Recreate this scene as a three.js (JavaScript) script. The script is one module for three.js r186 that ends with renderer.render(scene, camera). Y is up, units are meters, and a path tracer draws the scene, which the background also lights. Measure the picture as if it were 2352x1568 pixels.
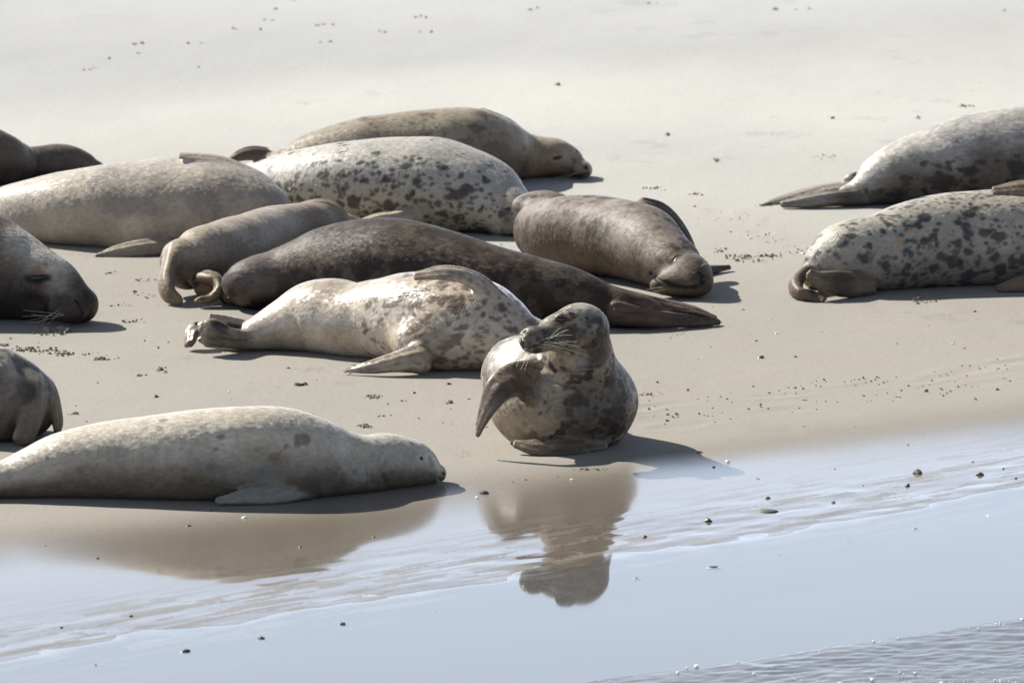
import * as THREE from 'three';
import { mergeGeometries } from 'three/addons/utils/BufferGeometryUtils.js';

// ---------------------------------------------------------------- camera, sky, sun, exposure
const W = 2352, H = 1568, FOC = 20000;                 // rows and columns of the picture the survey below was taken in
const DEP = THREE.MathUtils.degToRad(9.267);           // downward tilt of the long lens
const EYE = new THREE.Vector3(0, 6.946, 39.39);
const scene = new THREE.Scene();
const camera = new THREE.PerspectiveCamera(2 * Math.atan(H / 2 / FOC) * 180 / Math.PI, W / H, 1, 3000);
camera.position.copy(EYE);
camera.rotation.set(-DEP, 0, 0);
camera.focus = 40.6; camera.userData.fStop = 6;
scene.add(camera);

const SUN = new THREE.Vector3(-0.66, 0.67, -0.545).normalize();
function skyColour(x, y, z) {
  const e = Math.asin(Math.max(-1, Math.min(1, y)));
  if (e < 0) return [0.36, 0.38, 0.40];
  const side = 0.5 + 0.5 * (x * SUN.x + z * SUN.z) / (Math.hypot(x, z) * Math.hypot(SUN.x, SUN.z) + 1e-6);     // hazier and brighter on the sun's side
  const h = Math.exp(-e / 0.20) * (0.38 + 0.75 * side), c = Math.max(0, x * SUN.x + y * SUN.y + z * SUN.z), g = 0.2 * Math.pow(c, 5) + 0.16 * Math.pow(c, 40);
  return [0.05 + 1.70 * h + g * 0.8, 0.07 + 1.99 * h + g * 0.8, 0.112 + 2.42 * h + g * 0.78];
}
{
  const w = 512, h = 256, d = new Float32Array(w * h * 4);
  for (let j = 0; j < h; j++) for (let i = 0; i < w; i++) {
    const th = (j + 0.5) / h * Math.PI - Math.PI / 2, ph = ((i + 0.5) / w - 0.5) * 2 * Math.PI;
    const c = skyColour(Math.cos(th) * Math.cos(ph), Math.sin(th), Math.cos(th) * Math.sin(ph));
    d.set([c[0], c[1], c[2], 1], (j * w + i) * 4);
  }
  const t = new THREE.DataTexture(d, w, h, THREE.RGBAFormat, THREE.FloatType);
  t.mapping = THREE.EquirectangularReflectionMapping; t.magFilter = THREE.LinearFilter; t.minFilter = THREE.LinearFilter; t.needsUpdate = true;
  scene.background = t; scene.environment = t;
}
const sun = new THREE.DirectionalLight(new THREE.Color(1, 0.965, 0.89), 5);
sun.position.copy(SUN).multiplyScalar(40); sun.castShadow = true;
Object.assign(sun.shadow.camera, { left: -9, right: 9, top: 14, bottom: -14, near: 1, far: 90 });
sun.shadow.mapSize.set(4096, 4096);
scene.add(sun, sun.target);
const renderer = new THREE.WebGLRenderer({ antialias: true });
renderer.toneMapping = THREE.LinearToneMapping; renderer.toneMappingExposure = 1.72;
renderer.shadowMap.enabled = true;

// ---------------------------------------------------------------- survey: a picture point to a place on the beach
const cd = Math.cos(DEP), sd = Math.sin(DEP);
const V = (x, y, z) => new THREE.Vector3(x, y, z);
function ray(px, py) { const x = (px - W / 2) / FOC, y = -(py - H / 2) / FOC; return V(x, y * cd - sd, -y * sd - cd).normalize(); }
function onGround(px, py, h = 0) { const r = ray(px, py), t = (h - EYE.y) / r.y; return EYE.clone().addScaledVector(r, t); }
function rowZ(py) { return onGround(W / 2, py).z; }
function atZ(px, py, z) { const r = ray(px, py), t = (z - EYE.z) / r.z; return EYE.clone().addScaledVector(r, t); }
const at = (px, py, gy) => atZ(px, py, rowZ(gy));
const metre = (z) => Math.hypot(EYE.z - z, EYE.y) / FOC;   // metres that one survey pixel spans at depth z

// ---------------------------------------------------------------- noise
const fl = Math.floor;
function hash(x, y, z) { let h = Math.imul(x, 374761393) ^ Math.imul(y, 668265263) ^ Math.imul(z, 2147483647 ^ 0x5bd1e995); h = Math.imul(h ^ (h >>> 13), 1274126177); h = Math.imul(h ^ (h >>> 15), 0x2c1b3c6d); return ((h ^ (h >>> 16)) >>> 0) / 4294967296; }
function noise(x, y, z) {
  const i = fl(x), j = fl(y), k = fl(z); x -= i; y -= j; z -= k;
  x = x * x * (3 - 2 * x); y = y * y * (3 - 2 * y); z = z * z * (3 - 2 * z);
  const a = hash(i, j, k), b = hash(i + 1, j, k), c = hash(i, j + 1, k), d = hash(i + 1, j + 1, k), e = hash(i, j, k + 1), f = hash(i + 1, j, k + 1), g = hash(i, j + 1, k + 1), h = hash(i + 1, j + 1, k + 1);
  const p = a + (b - a) * x, q = c + (d - c) * x, r = e + (f - e) * x, s = g + (h - g) * x, t = p + (q - p) * y, u = r + (s - r) * y;
  return t + (u - t) * z;
}
function noise2(x, y, s = 0) {
  const i = fl(x), j = fl(y); x -= i; y -= j; x = x * x * (3 - 2 * x); y = y * y * (3 - 2 * y);
  const a = hash(i, j, s), b = hash(i + 1, j, s), c = hash(i, j + 1, s), d = hash(i + 1, j + 1, s), p = a + (b - a) * x;
  return p + (c + (d - c) * x - p) * y;
}
const fbm = (x, y, z) => 0.55 * noise(x, y, z) + 0.3 * noise(x * 2.1 + 5, y * 2.1, z * 2.1) + 0.15 * noise(x * 4.3, y * 4.3 + 9, z * 4.3);
const fbm2 = (x, y, s) => 0.5 * noise2(x, y, s) + 0.28 * noise2(x * 2.1, y * 2.1, s + 1) + 0.15 * noise2(x * 4.3, y * 4.3, s + 2) + 0.07 * noise2(x * 8.7, y * 8.7, s + 3);
const sstep = (a, b, x) => { x = Math.max(0, Math.min(1, (x - a) / (b - a))); return x * x * (3 - 2 * x); };
const mix = (a, b, t) => a + (b - a) * t;
function rng(seed) { return () => { seed = (seed + 0x6d2b79f5) | 0; let t = Math.imul(seed ^ (seed >>> 15), 1 | seed); t = (t + Math.imul(t ^ (t >>> 7), 61 | t)) ^ t; return ((t ^ (t >>> 14)) >>> 0) / 4294967296; }; }
function cells(x, y, z, keep) {                        // distance to the nearest kept random point, with sizes of their own
  const i = fl(x), j = fl(y), k = fl(z); let best = 9;
  for (let a = -1; a < 2; a++) for (let b = -1; b < 2; b++) for (let c = -1; c < 2; c++) {
    const X = i + a, Y = j + b, Z = k + c, h = hash(X, Y, Z + 71);
    if (h > keep) continue;
    const size = 0.45 + 0.9 * hash(X + 7, Y, Z), d = Math.hypot(X + hash(X, Y + 3, Z) - x, Y + hash(X, Y + 5, Z) - y, Z + hash(X, Y + 9, Z) - z) / size;
    if (d < best) best = d;
  }
  return best;
}

// ---------------------------------------------------------------- the beach
const shoreA = onGround(0, 1480), shoreB = onGround(2352, 1085);
const sdir = V(shoreB.x - shoreA.x, 0, shoreB.z - shoreA.z).normalize(), snor = V(-sdir.z, 0, sdir.x);   // snor points to the sea
const shoreU = (x, z) => (x - shoreA.x) * snor.x + (z - shoreA.z) * snor.z, shoreV = (x, z) => (x - shoreA.x) * sdir.x + (z - shoreA.z) * sdir.z;
const wetA = shoreU(onGround(0, 1262).x, onGround(0, 1262).z), wetB = shoreU(onGround(2352, 975).x, onGround(2352, 975).z), wetLen = shoreV(shoreB.x, shoreB.z);
const TRACKS = [[1470, 940, 2400, 832, 0.06, 0.0032], [1540, 985, 2300, 872, 0.07, 0.0025], [240, 740, 420, 742, 0.05, 0.005], [640, 600, 300, 640, 0.05, 0.003], [1640, 480, 1800, 560, 0.06, 0.004], [1420, 860, 1660, 900, 0.05, 0.004]].map(([a, b, c, d, w, k]) => { const p = onGround(a, b), q = onGround(c, d); return [p.x, p.z, q.x, q.z, w, k]; });   // shallow drag marks
function streak(u, v) {                                // little ridges that the backwash left along the shore
  const wob = 0.10 * (noise2(v * 0.7, u * 0.7, 31) - 0.5);
  return 0.32 * noise2(v * 1.3, (u + wob) * 7, 33) + 0.4 * noise2(v * 3.4, (u + wob) * 14, 34) + 0.28 * fbm2(v * 5, u * 9, 35);
}
const LOW = -0.011;                                    // the water lies this far below the sand that the seals rest on
function sandHeight(x, z) {
  const u = shoreU(x, z), v = shoreV(x, z);
  let h = LOW * sstep(-1.6, 0.8, u) - 0.014 * Math.max(0, u - 0.1);
  h = Math.max(h, -0.07);
  const band = Math.exp(-Math.pow((u - 0.15) / 0.5, 2));
  h += band * (0.0020 * (streak(u, v) - 0.47) * (0.3 + 1.4 * noise2(v * 1.1, u * 2, 39)) + 0.007 * (fbm2(v * 1.8, u * 3.6, 40) - 0.47) + 0.002 * (noise2(v * 7, u * 12, 42) - 0.5));
  for (const [ax, az, bx, bz, w, d] of TRACKS) { const ex = bx - ax, ez = bz - az, t = Math.max(0, Math.min(1, ((x - ax) * ex + (z - az) * ez) / (ex * ex + ez * ez))), q = Math.hypot(x - ax - ex * t + 0.12 * (fbm2(x * 2, z * 1.5, 95) - 0.5), z - az - ez * t + 0.5 * (fbm2(x * 1.2, z * 1.5, 96) - 0.5)) / w; if (q < 3) h += d * Math.max(0, 2.2 * noise2(x * 5, z * 3, 97) - 0.5) * (Math.exp(-(q - 1.5) * (q - 1.5) * 3) * 0.8 - Math.exp(-q * q)); }
  const dry = sstep(-2.6, -5, u);
  h += dry * 0.016 * (fbm2(x * 0.7, z * 0.35, 3) - 0.5) + sstep(-1.5, -3, u) * 0.006 * (fbm2(x * 2.3, z * 1.5, 8) - 0.5);
  if (z < -9) h += 0.10 * sstep(-9, -15, z) * (fbm2(x * 0.25, z * 0.16, 12) - 0.3);
  return h;
}
const TX0 = -5, TX1 = 5, TZ0 = -19, TZ1 = 7;
const lut = new Uint8Array(4097); for (let i = 0; i < 4097; i++) { const c = i / 4096; lut[i] = Math.round(255 * (c <= 0.0031308 ? 12.92 * c : 1.055 * Math.pow(c, 1 / 2.4) - 0.055)); }
const toSRGB = (c) => lut[Math.max(0, Math.min(4096, (c * 4096) | 0))];
function byteTexture(data, w, h, srgb) {
  const t = new THREE.DataTexture(data, w, h, THREE.RGBAFormat); t.magFilter = t.minFilter = THREE.LinearFilter; t.wrapS = t.wrapT = THREE.RepeatWrapping;
  if (srgb) t.colorSpace = THREE.SRGBColorSpace; t.needsUpdate = true; return t;
}
const SANDMAT = new THREE.MeshPhysicalMaterial({ name: 'sand', roughness: 0.95, clearcoat: 1, clearcoatRoughness: 1 });
{
  const N = 2048, col = new Uint8Array(N * N * 4), wet = new Uint8Array(N * N * 4), bump = new Uint8Array(N * N * 4);
  for (let j = 0; j < N; j++) for (let i = 0; i < N; i++) {
    const x = mix(TX0, TX1, (i + 0.5) / N), z = mix(TZ1, TZ0, (j + 0.5) / N), o = (j * N + i) * 4, u = shoreU(x, z), v = shoreV(x, z);
    const big = fbm2(x * 0.45, z * 0.22, 41), mid = fbm2(x * 1.6, z * 0.8, 45), grain = hash(i, j, 3), fine = noise2(x * 60, z * 30, 48);
    const edge = mix(wetA, wetB, v / wetLen) + 0.3 * (fbm2(v * 0.6, u * 0.4, 51) - 0.5);
    const damp = sstep(-10.8, -4.4, z + 2.2 * (big - 0.5) * 2 + 0.6 * (mid - 0.5)), drift = (1 - damp) * (noise2(x * 0.16 + 3, z * 0.42, 91) - 0.35);                // dry, pale sand far up the beach
    let w = sstep(edge - 0.9, edge + 0.3, u + 0.12 * (fine - 0.5));
    const film = sstep(edge - 0.5, edge + 0.05, u);
    let r = mix(0.397, 0.259, damp), g = mix(0.384, 0.2355, damp), b = mix(0.350, 0.200, damp);
    r = mix(r, 0.112, w); g = mix(g, 0.083, w); b = mix(b, 0.050, w);
    const soak = sstep(edge + 0.1, edge + 1.3, u); r = mix(r, 0.080, soak); g = mix(g, 0.057, soak); b = mix(b, 0.033, soak);
    const under = u < -0.7 ? 0 : u > 1.6 ? 1 : sstep(LOW + 0.0005, LOW - 0.0022, sandHeight(x, z)); r = mix(r, 0.055, under); g = mix(g, 0.050, under); b = mix(b, 0.043, under);
    const fs = 0.45 * noise2(v * 2.2, u * 24 + v * 1.5, 36) + 0.4 * noise2(v * 7, u * 46, 37) + 0.15 * fine, s = 0.2 * streak(u, v) + 0.8 * fs, near = Math.exp(-Math.pow((u - 0.02) / 0.5, 2)) * sstep(0.28, 0.62, fbm2(v * 0.8, u * 1.8, 38) + 0.08) + 0.5 * sstep(0.66, 0.8, fbm2(v * 0.7 + 8, u * 2.2, 43)) * sstep(edge + 0.3, edge + 0.8, u);
    // lines of coarser sand and small scuffs
    const scuff = sstep(0.62, 0.78, fbm2(x * 5, z * 3, 61)) * sstep(0.5, 0.62, fbm2(x * 0.8, z * 0.5, 64)) * (1 - w);
    const band = Math.pow(Math.max(0, Math.sin((u + 0.25 * noise2(v * 0.8, u, 66)) * 9.0)), 6) * sstep(0.45, 0.7, noise2(v * 0.5, u * 1.4, 67)) * sstep(-4.2, -3.2, u) * sstep(-1.2, -2.2, u);
    { const e = sstep(0.52, 0.60, s) * near * 0.8; r = mix(r, 0.15, e); g = mix(g, 0.125, e); b = mix(b, 0.098, e); }   // grains that stand out of the film
    const far = sstep(0.5, -1.8, z + 11.9 + (x + 2.5) * 0.45 + 1.6 * (noise2(x * 0.3, z * 0.5, 92) - 0.5)); r *= 1 - 0.15 * far; g *= 1 - 0.14 * far; b *= 1 - 0.10 * far;
    let m = 1 - 0.24 * drift + 0.10 * (mid - 0.5) + 0.10 * (big - 0.5) + 0.06 * (grain - 0.5) + 0.05 * (fine - 0.5) - 0.10 * scuff;
    const warm = 0.06 * band;
    col[o] = toSRGB(r * (m + warm)); col[o + 1] = toSRGB(g * m); col[o + 2] = toSRGB(b * (m - warm)); col[o + 3] = 255;
    const broken = sstep(0.52, 0.60, s) * near;
    wet[o] = 255 * Math.max(0, Math.min(1, film * (1 - 0.6 * broken) * (1 - under)));
    const rough = mix(0.30, 0.05, sstep(edge - 0.4, edge + 0.8, u)) + 0.012 * (fine - 0.5) + 0.05 * broken;
    wet[o + 1] = 255 * Math.max(0.04, Math.min(1, rough)); wet[o + 2] = 0; wet[o + 3] = 255;
    const clod = sstep(0.66, 0.9, noise2(x * 34, z * 22, 71)) * (scuff * 0.9 + 0.05);
    const hgt = 0.42 + (1 - w) * (0.10 * (grain - 0.5) + 0.16 * (fine - 0.5) + 0.30 * (fbm2(x * 9, z * 5, 73) - 0.5)) + 0.4 * clod + 0.12 * band * (noise2(x * 40, z * 25, 75)) + near * 0.5 * (s - 0.5);
    const hb = 255 * Math.max(0, Math.min(1, hgt)); bump[o] = bump[o + 1] = bump[o + 2] = hb; bump[o + 3] = 255;
  }
  SANDMAT.map = byteTexture(col, N, N, true);
  SANDMAT.clearcoatMap = SANDMAT.clearcoatRoughnessMap = byteTexture(wet, N, N);
  SANDMAT.bumpMap = byteTexture(bump, N, N); SANDMAT.bumpScale = 0.0045;
}
function sheet(xs, zs, height, uv) {
  const nx = xs.length, nz = zs.length, pos = new Float32Array(nx * nz * 3), uvs = new Float32Array(nx * nz * 2), idx = new Uint32Array((nx - 1) * (nz - 1) * 6);
  let q = 0;
  for (let j = 0; j < nz; j++) for (let i = 0; i < nx; i++) {
    const k = j * nx + i, x = xs[i], z = zs[j]; pos[k * 3] = x; pos[k * 3 + 1] = height(x, z); pos[k * 3 + 2] = z;
    const t = uv(x, z); uvs[k * 2] = t[0]; uvs[k * 2 + 1] = t[1];
    if (i && j) { const a = k, b = k - 1, c = k - nx, d = k - nx - 1; idx.set([d, b, c, c, b, a], q); q += 6; }
  }
  const g = new THREE.BufferGeometry();
  g.setAttribute('position', new THREE.BufferAttribute(pos, 3)); g.setAttribute('uv', new THREE.BufferAttribute(uvs, 2)); g.setIndex(new THREE.BufferAttribute(idx, 1)); g.computeVertexNormals();
  return g;
}
function spaced(a, b, step, far) { const o = []; let s = step, x = a; const left = []; while (x > -far) { s *= 1.6; x -= s; left.unshift(x); } o.push(...left); for (x = a; x <= b; x += step) o.push(x); s = step; while (x < far) { o.push(x); s *= 1.6; x += s; } return o; }
function put(name, geo, mat, parent) { const m = new THREE.Mesh(geo, mat); m.name = name; m.castShadow = m.receiveShadow = true; (parent ?? scene).add(m); return m; }
const used = {};
const numbered = (n) => { const k = used[n] = (used[n] ?? -1) + 1; return k ? n + '_' + String(k).padStart(3, '0') : n; };
{
  const g = sheet(spaced(TX0 + 0.2, TX1 - 0.2, 0.023, 900), [...spaced(TZ0 + 0.4, -3.6, 0.05, 900).filter((z) => z < -3.6), ...spaced(-3.6, 3.2, 0.023, 3.5).filter((z) => z >= -3.6 && z <= 3.2), ...spaced(3.25, TZ1 - 0.3, 0.05, 900).filter((z) => z > 3.21)], sandHeight, (x, z) => {
    let a = (x - TX0) / (TX1 - TX0); a = Math.abs(a % 2); if (a > 1) a = 2 - a;
    return [a, Math.max(0.002, Math.min(0.998, (TZ1 - z) / (TZ1 - TZ0)))];
  });
  put('sand', g, SANDMAT).userData = { kind: 'structure', label: 'pale tidal sand flat, dry at the back and wet towards the water' };
}
// the thin sheet of water at the front, with a wavelet running in at the right
const waveA = onGround(1300, 1568), waveB = onGround(2352, 1415), wdir = V(waveB.x - waveA.x, 0, waveB.z - waveA.z).normalize(), wnor = V(-wdir.z, 0, wdir.x);
const waveU = (x, z) => (x - waveA.x) * wnor.x + (z - waveA.z) * wnor.z;
{
  const water = new THREE.MeshPhysicalMaterial({ name: 'water', color: 0xffffff, roughness: 0.03, transmission: 1, thickness: 0, ior: 1.42 });
  const g = sheet(spaced(-4.5, 4.5, 0.022, 900), (() => { const o = []; for (let z = -3; z < 6.5; z += 0.024) o.push(z); let s = 0.03; for (let z = 6.5; z < 900; z += s, s *= 1.5) o.push(z); return o; })(), (x, z) => {
    const u = shoreU(x, z), v = shoreV(x, z), p = waveU(x, z) + 0.05 * (noise2(x * 2.5, z * 2.5, 81) - 0.5);
    let h = LOW + 0.0012 * (noise2(v * 0.9, u * 2.2, 83) - 0.5) * sstep(0.2, 1.6, u);
    if (u < -0.2) h -= 0.03 * Math.min(1, -u - 0.2);             // dips under the sand beyond the water's edge
    return p > 0 ? h - 0.12 * sstep(0.03, 0.07, p) : h;
  }, (x, z) => [x, z]);
  put('water', g, water).userData = { kind: 'structure', label: 'shallow sheet of water lying over the sand in the foreground' };
}

{
  const wave = new THREE.MeshPhysicalMaterial({ name: 'ruffled water', color: new THREE.Color().setRGB(0.80, 0.82, 0.86), roughness: 0.2, specularIntensity: 0.62, transmission: 0.92, thickness: 0, ior: 1.333 });
  const xs = [], zs = []; for (let x = -0.6; x < 9; x += 0.018) xs.push(x); for (let z = 2.2; z < 7.5; z += 0.02) zs.push(z);
  const g = sheet(xs, zs, (x, z) => {
    const p = waveU(x, z) + 0.05 * (noise2(x * 2.5, z * 2.5, 81) - 0.5);
    if (p < 0) return LOW - 0.004 - 0.1 * sstep(0, -0.06, p);
    return LOW - 0.004 + 0.010 * sstep(0, 0.035, p) + sstep(0.0, 0.12, p) * (0.4 + 1.1 * fbm2(x * 1.9, z * 2.6, 84)) * (0.007 * (fbm2(x * 8 + z * 3, z * 13, 85) - 0.5) + 0.0045 * (noise2(x * 26 + z * 9, z * 36, 88) - 0.5));
  }, (x, z) => [x, z]);
  put('wave', g, wave).userData = { kind: 'structure', label: 'grey ruffled wavelet running in at the lower right corner' };
}

// ---------------------------------------------------------------- seals: fields of tapered tubes meshed as one skin
class Tube {
  constructor(st, o = {}) {                            // st: [{p, a (side radius), b (radius along up)}]
    this.k = o.k ?? 0.04; this.id = o.id ?? 0; this.cut = o.cut;
    const up0 = o.up ?? V(0, 1, 0), n = o.n ?? Math.max(16, st.length * 12), cur = new THREE.CatmullRomCurve3(st.map((s) => s.p), false, 'centripetal');
    this.n = n; this.P = []; this.T = []; this.S = []; this.U = []; this.A = []; this.B = []; this.L = [0];
    const cr = (a, b, c, d, t) => b + 0.5 * t * (c - a + t * (2 * a - 5 * b + 4 * c - d + t * (3 * (b - c) + d - a)));
    for (let i = 0; i <= n; i++) {
      const t = i / n, f = t * (st.length - 1), j = Math.min(st.length - 2, fl(f)), q = f - j, g = (k) => st[Math.max(0, Math.min(st.length - 1, k))];
      const T = cur.getTangent(t).normalize(), up = (st[0].up ? g(j).up.clone().lerp(g(j + 1).up, q) : up0), S = V().crossVectors(T, up).normalize(), U = V().crossVectors(S, T).normalize();
      this.P.push(cur.getPoint(t)); this.T.push(T); this.S.push(S); this.U.push(U);
      this.A.push(Math.max(0.004, cr(g(j - 1).a, g(j).a, g(j + 1).a, g(j + 2).a, q))); this.B.push(Math.max(0.004, cr(g(j - 1).b, g(j).b, g(j + 1).b, g(j + 2).b, q)));
      if (i) this.L.push(this.L[i - 1] + this.P[i].distanceTo(this.P[i - 1]));
    }
    this.box = new THREE.Box3(); this.P.forEach((p, i) => this.box.expandByPoint(p)); this.box.expandByScalar(Math.max(...this.A, ...this.B));
    this.sph = this.box.getBoundingSphere(new THREE.Sphere());
  }
  near(x, y, z) {
    let bi = 0, bt = 0, bd = 1e9, c0 = 0; const P = this.P;
    for (let i = 0; i <= this.n; i += 6) { const p = P[i], e = (x - p.x) * (x - p.x) + (y - p.y) * (y - p.y) + (z - p.z) * (z - p.z); if (e < bd) { bd = e; c0 = i; } }
    bd = 1e9;
    for (let i = Math.max(0, c0 - 6), i1 = Math.min(this.n, c0 + 6); i < i1; i++) {
      const p = P[i], q = P[i + 1], dx = q.x - p.x, dy = q.y - p.y, dz = q.z - p.z;
      let t = ((x - p.x) * dx + (y - p.y) * dy + (z - p.z) * dz) / (dx * dx + dy * dy + dz * dz); t = t < 0 ? 0 : t > 1 ? 1 : t;
      const ex = x - p.x - dx * t, ey = y - p.y - dy * t, ez = z - p.z - dz * t, d = ex * ex + ey * ey + ez * ez;
      if (d < bd) { bd = d; bi = i; bt = t; }
    }
    const i = bi, t = bt, p = P[i], q = P[i + 1], ex = x - mix(p.x, q.x, t), ey = y - mix(p.y, q.y, t), ez = z - mix(p.z, q.z, t);
    const S = this.S[i], S2 = this.S[i + 1], U = this.U[i], U2 = this.U[i + 1];
    let sx = mix(S.x, S2.x, t), sy = mix(S.y, S2.y, t), sz = mix(S.z, S2.z, t), ux = mix(U.x, U2.x, t), uy = mix(U.y, U2.y, t), uz = mix(U.z, U2.z, t);
    this.la = ex * sx + ey * sy + ez * sz; this.lb = ex * ux + ey * uy + ez * uz;
    this.ra = mix(this.A[i], this.A[i + 1], t); this.rb = mix(this.B[i], this.B[i + 1], t); this.s = mix(this.L[i], this.L[i + 1], t);
    this.lc = Math.sqrt(Math.max(0, bd - this.la * this.la - this.lb * this.lb));
  }
  d(x, y, z) {
    this.near(x, y, z);
    const a = this.la, b = this.lb, c = this.lc, ra = this.ra, rb = this.id === 1 ? this.rb * (1 + 0.07 * Math.cos(a / ra * 7.5)) : this.rb, rc = Math.min(ra, rb) * 1.0;
    const k0 = Math.sqrt(a * a / (ra * ra) + b * b / (rb * rb) + c * c / (rc * rc)), k1 = Math.sqrt(a * a / (ra ** 4) + b * b / (rb ** 4) + c * c / (rc ** 4));
    return k1 < 1e-6 ? -Math.min(ra, rb) : k0 * (k0 - 1) / k1;
  }
}
class Ball {
  constructor(c, r, o = {}) {                          // r: radii along forward, up and side
    this.c = c; this.r = r; this.k = o.k ?? 0.03; this.id = o.id ?? 0; this.cut = o.cut;
    this.f = (o.f ?? V(1, 0, 0)).clone().normalize(); const u = o.u ?? V(0, 1, 0); this.s3 = V().crossVectors(this.f, u).normalize(); this.u = V().crossVectors(this.s3, this.f);
    const m = Math.max(...r); this.sph = new THREE.Sphere(c, m); this.box = new THREE.Box3().setFromCenterAndSize(c, V(2 * m, 2 * m, 2 * m));
  }
  d(x, y, z) {
    const c = this.c, X = x - c.x, Y = y - c.y, Z = z - c.z, f = this.f, u = this.u, s = this.s3, r = this.r;
    const a = (X * f.x + Y * f.y + Z * f.z) / r[0], b = (X * u.x + Y * u.y + Z * u.z) / r[1], e = (X * s.x + Y * s.y + Z * s.z) / r[2];
    const k0 = Math.sqrt(a * a + b * b + e * e), k1 = Math.sqrt(a * a / r[0] ** 2 + b * b / r[1] ** 2 + e * e / r[2] ** 2);
    return k1 < 1e-6 ? -Math.min(...r) : k0 * (k0 - 1) / k1;
  }
}
const FUR = {};
const furMat = (rough, sheen, spec) => FUR[[rough, sheen, spec]] ??= new THREE.MeshPhysicalMaterial({ name: 'fur', vertexColors: true, roughness: rough, sheen, sheenRoughness: 0.22, sheenColor: new THREE.Color(0.9, 0.9, 0.92), specularIntensity: spec });
const DARK = new THREE.MeshPhysicalMaterial({ name: 'moist black skin', color: new THREE.Color().setRGB(0.012, 0.010, 0.009), roughness: 0.35 });
const WHISK = new THREE.MeshPhysicalMaterial({ name: 'whisker', color: new THREE.Color().setRGB(0.62, 0.58, 0.45), roughness: 0.45 });
const CLAW = new THREE.MeshPhysicalMaterial({ name: 'claw', color: new THREE.Color().setRGB(0.03, 0.025, 0.02), roughness: 0.4 });

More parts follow.
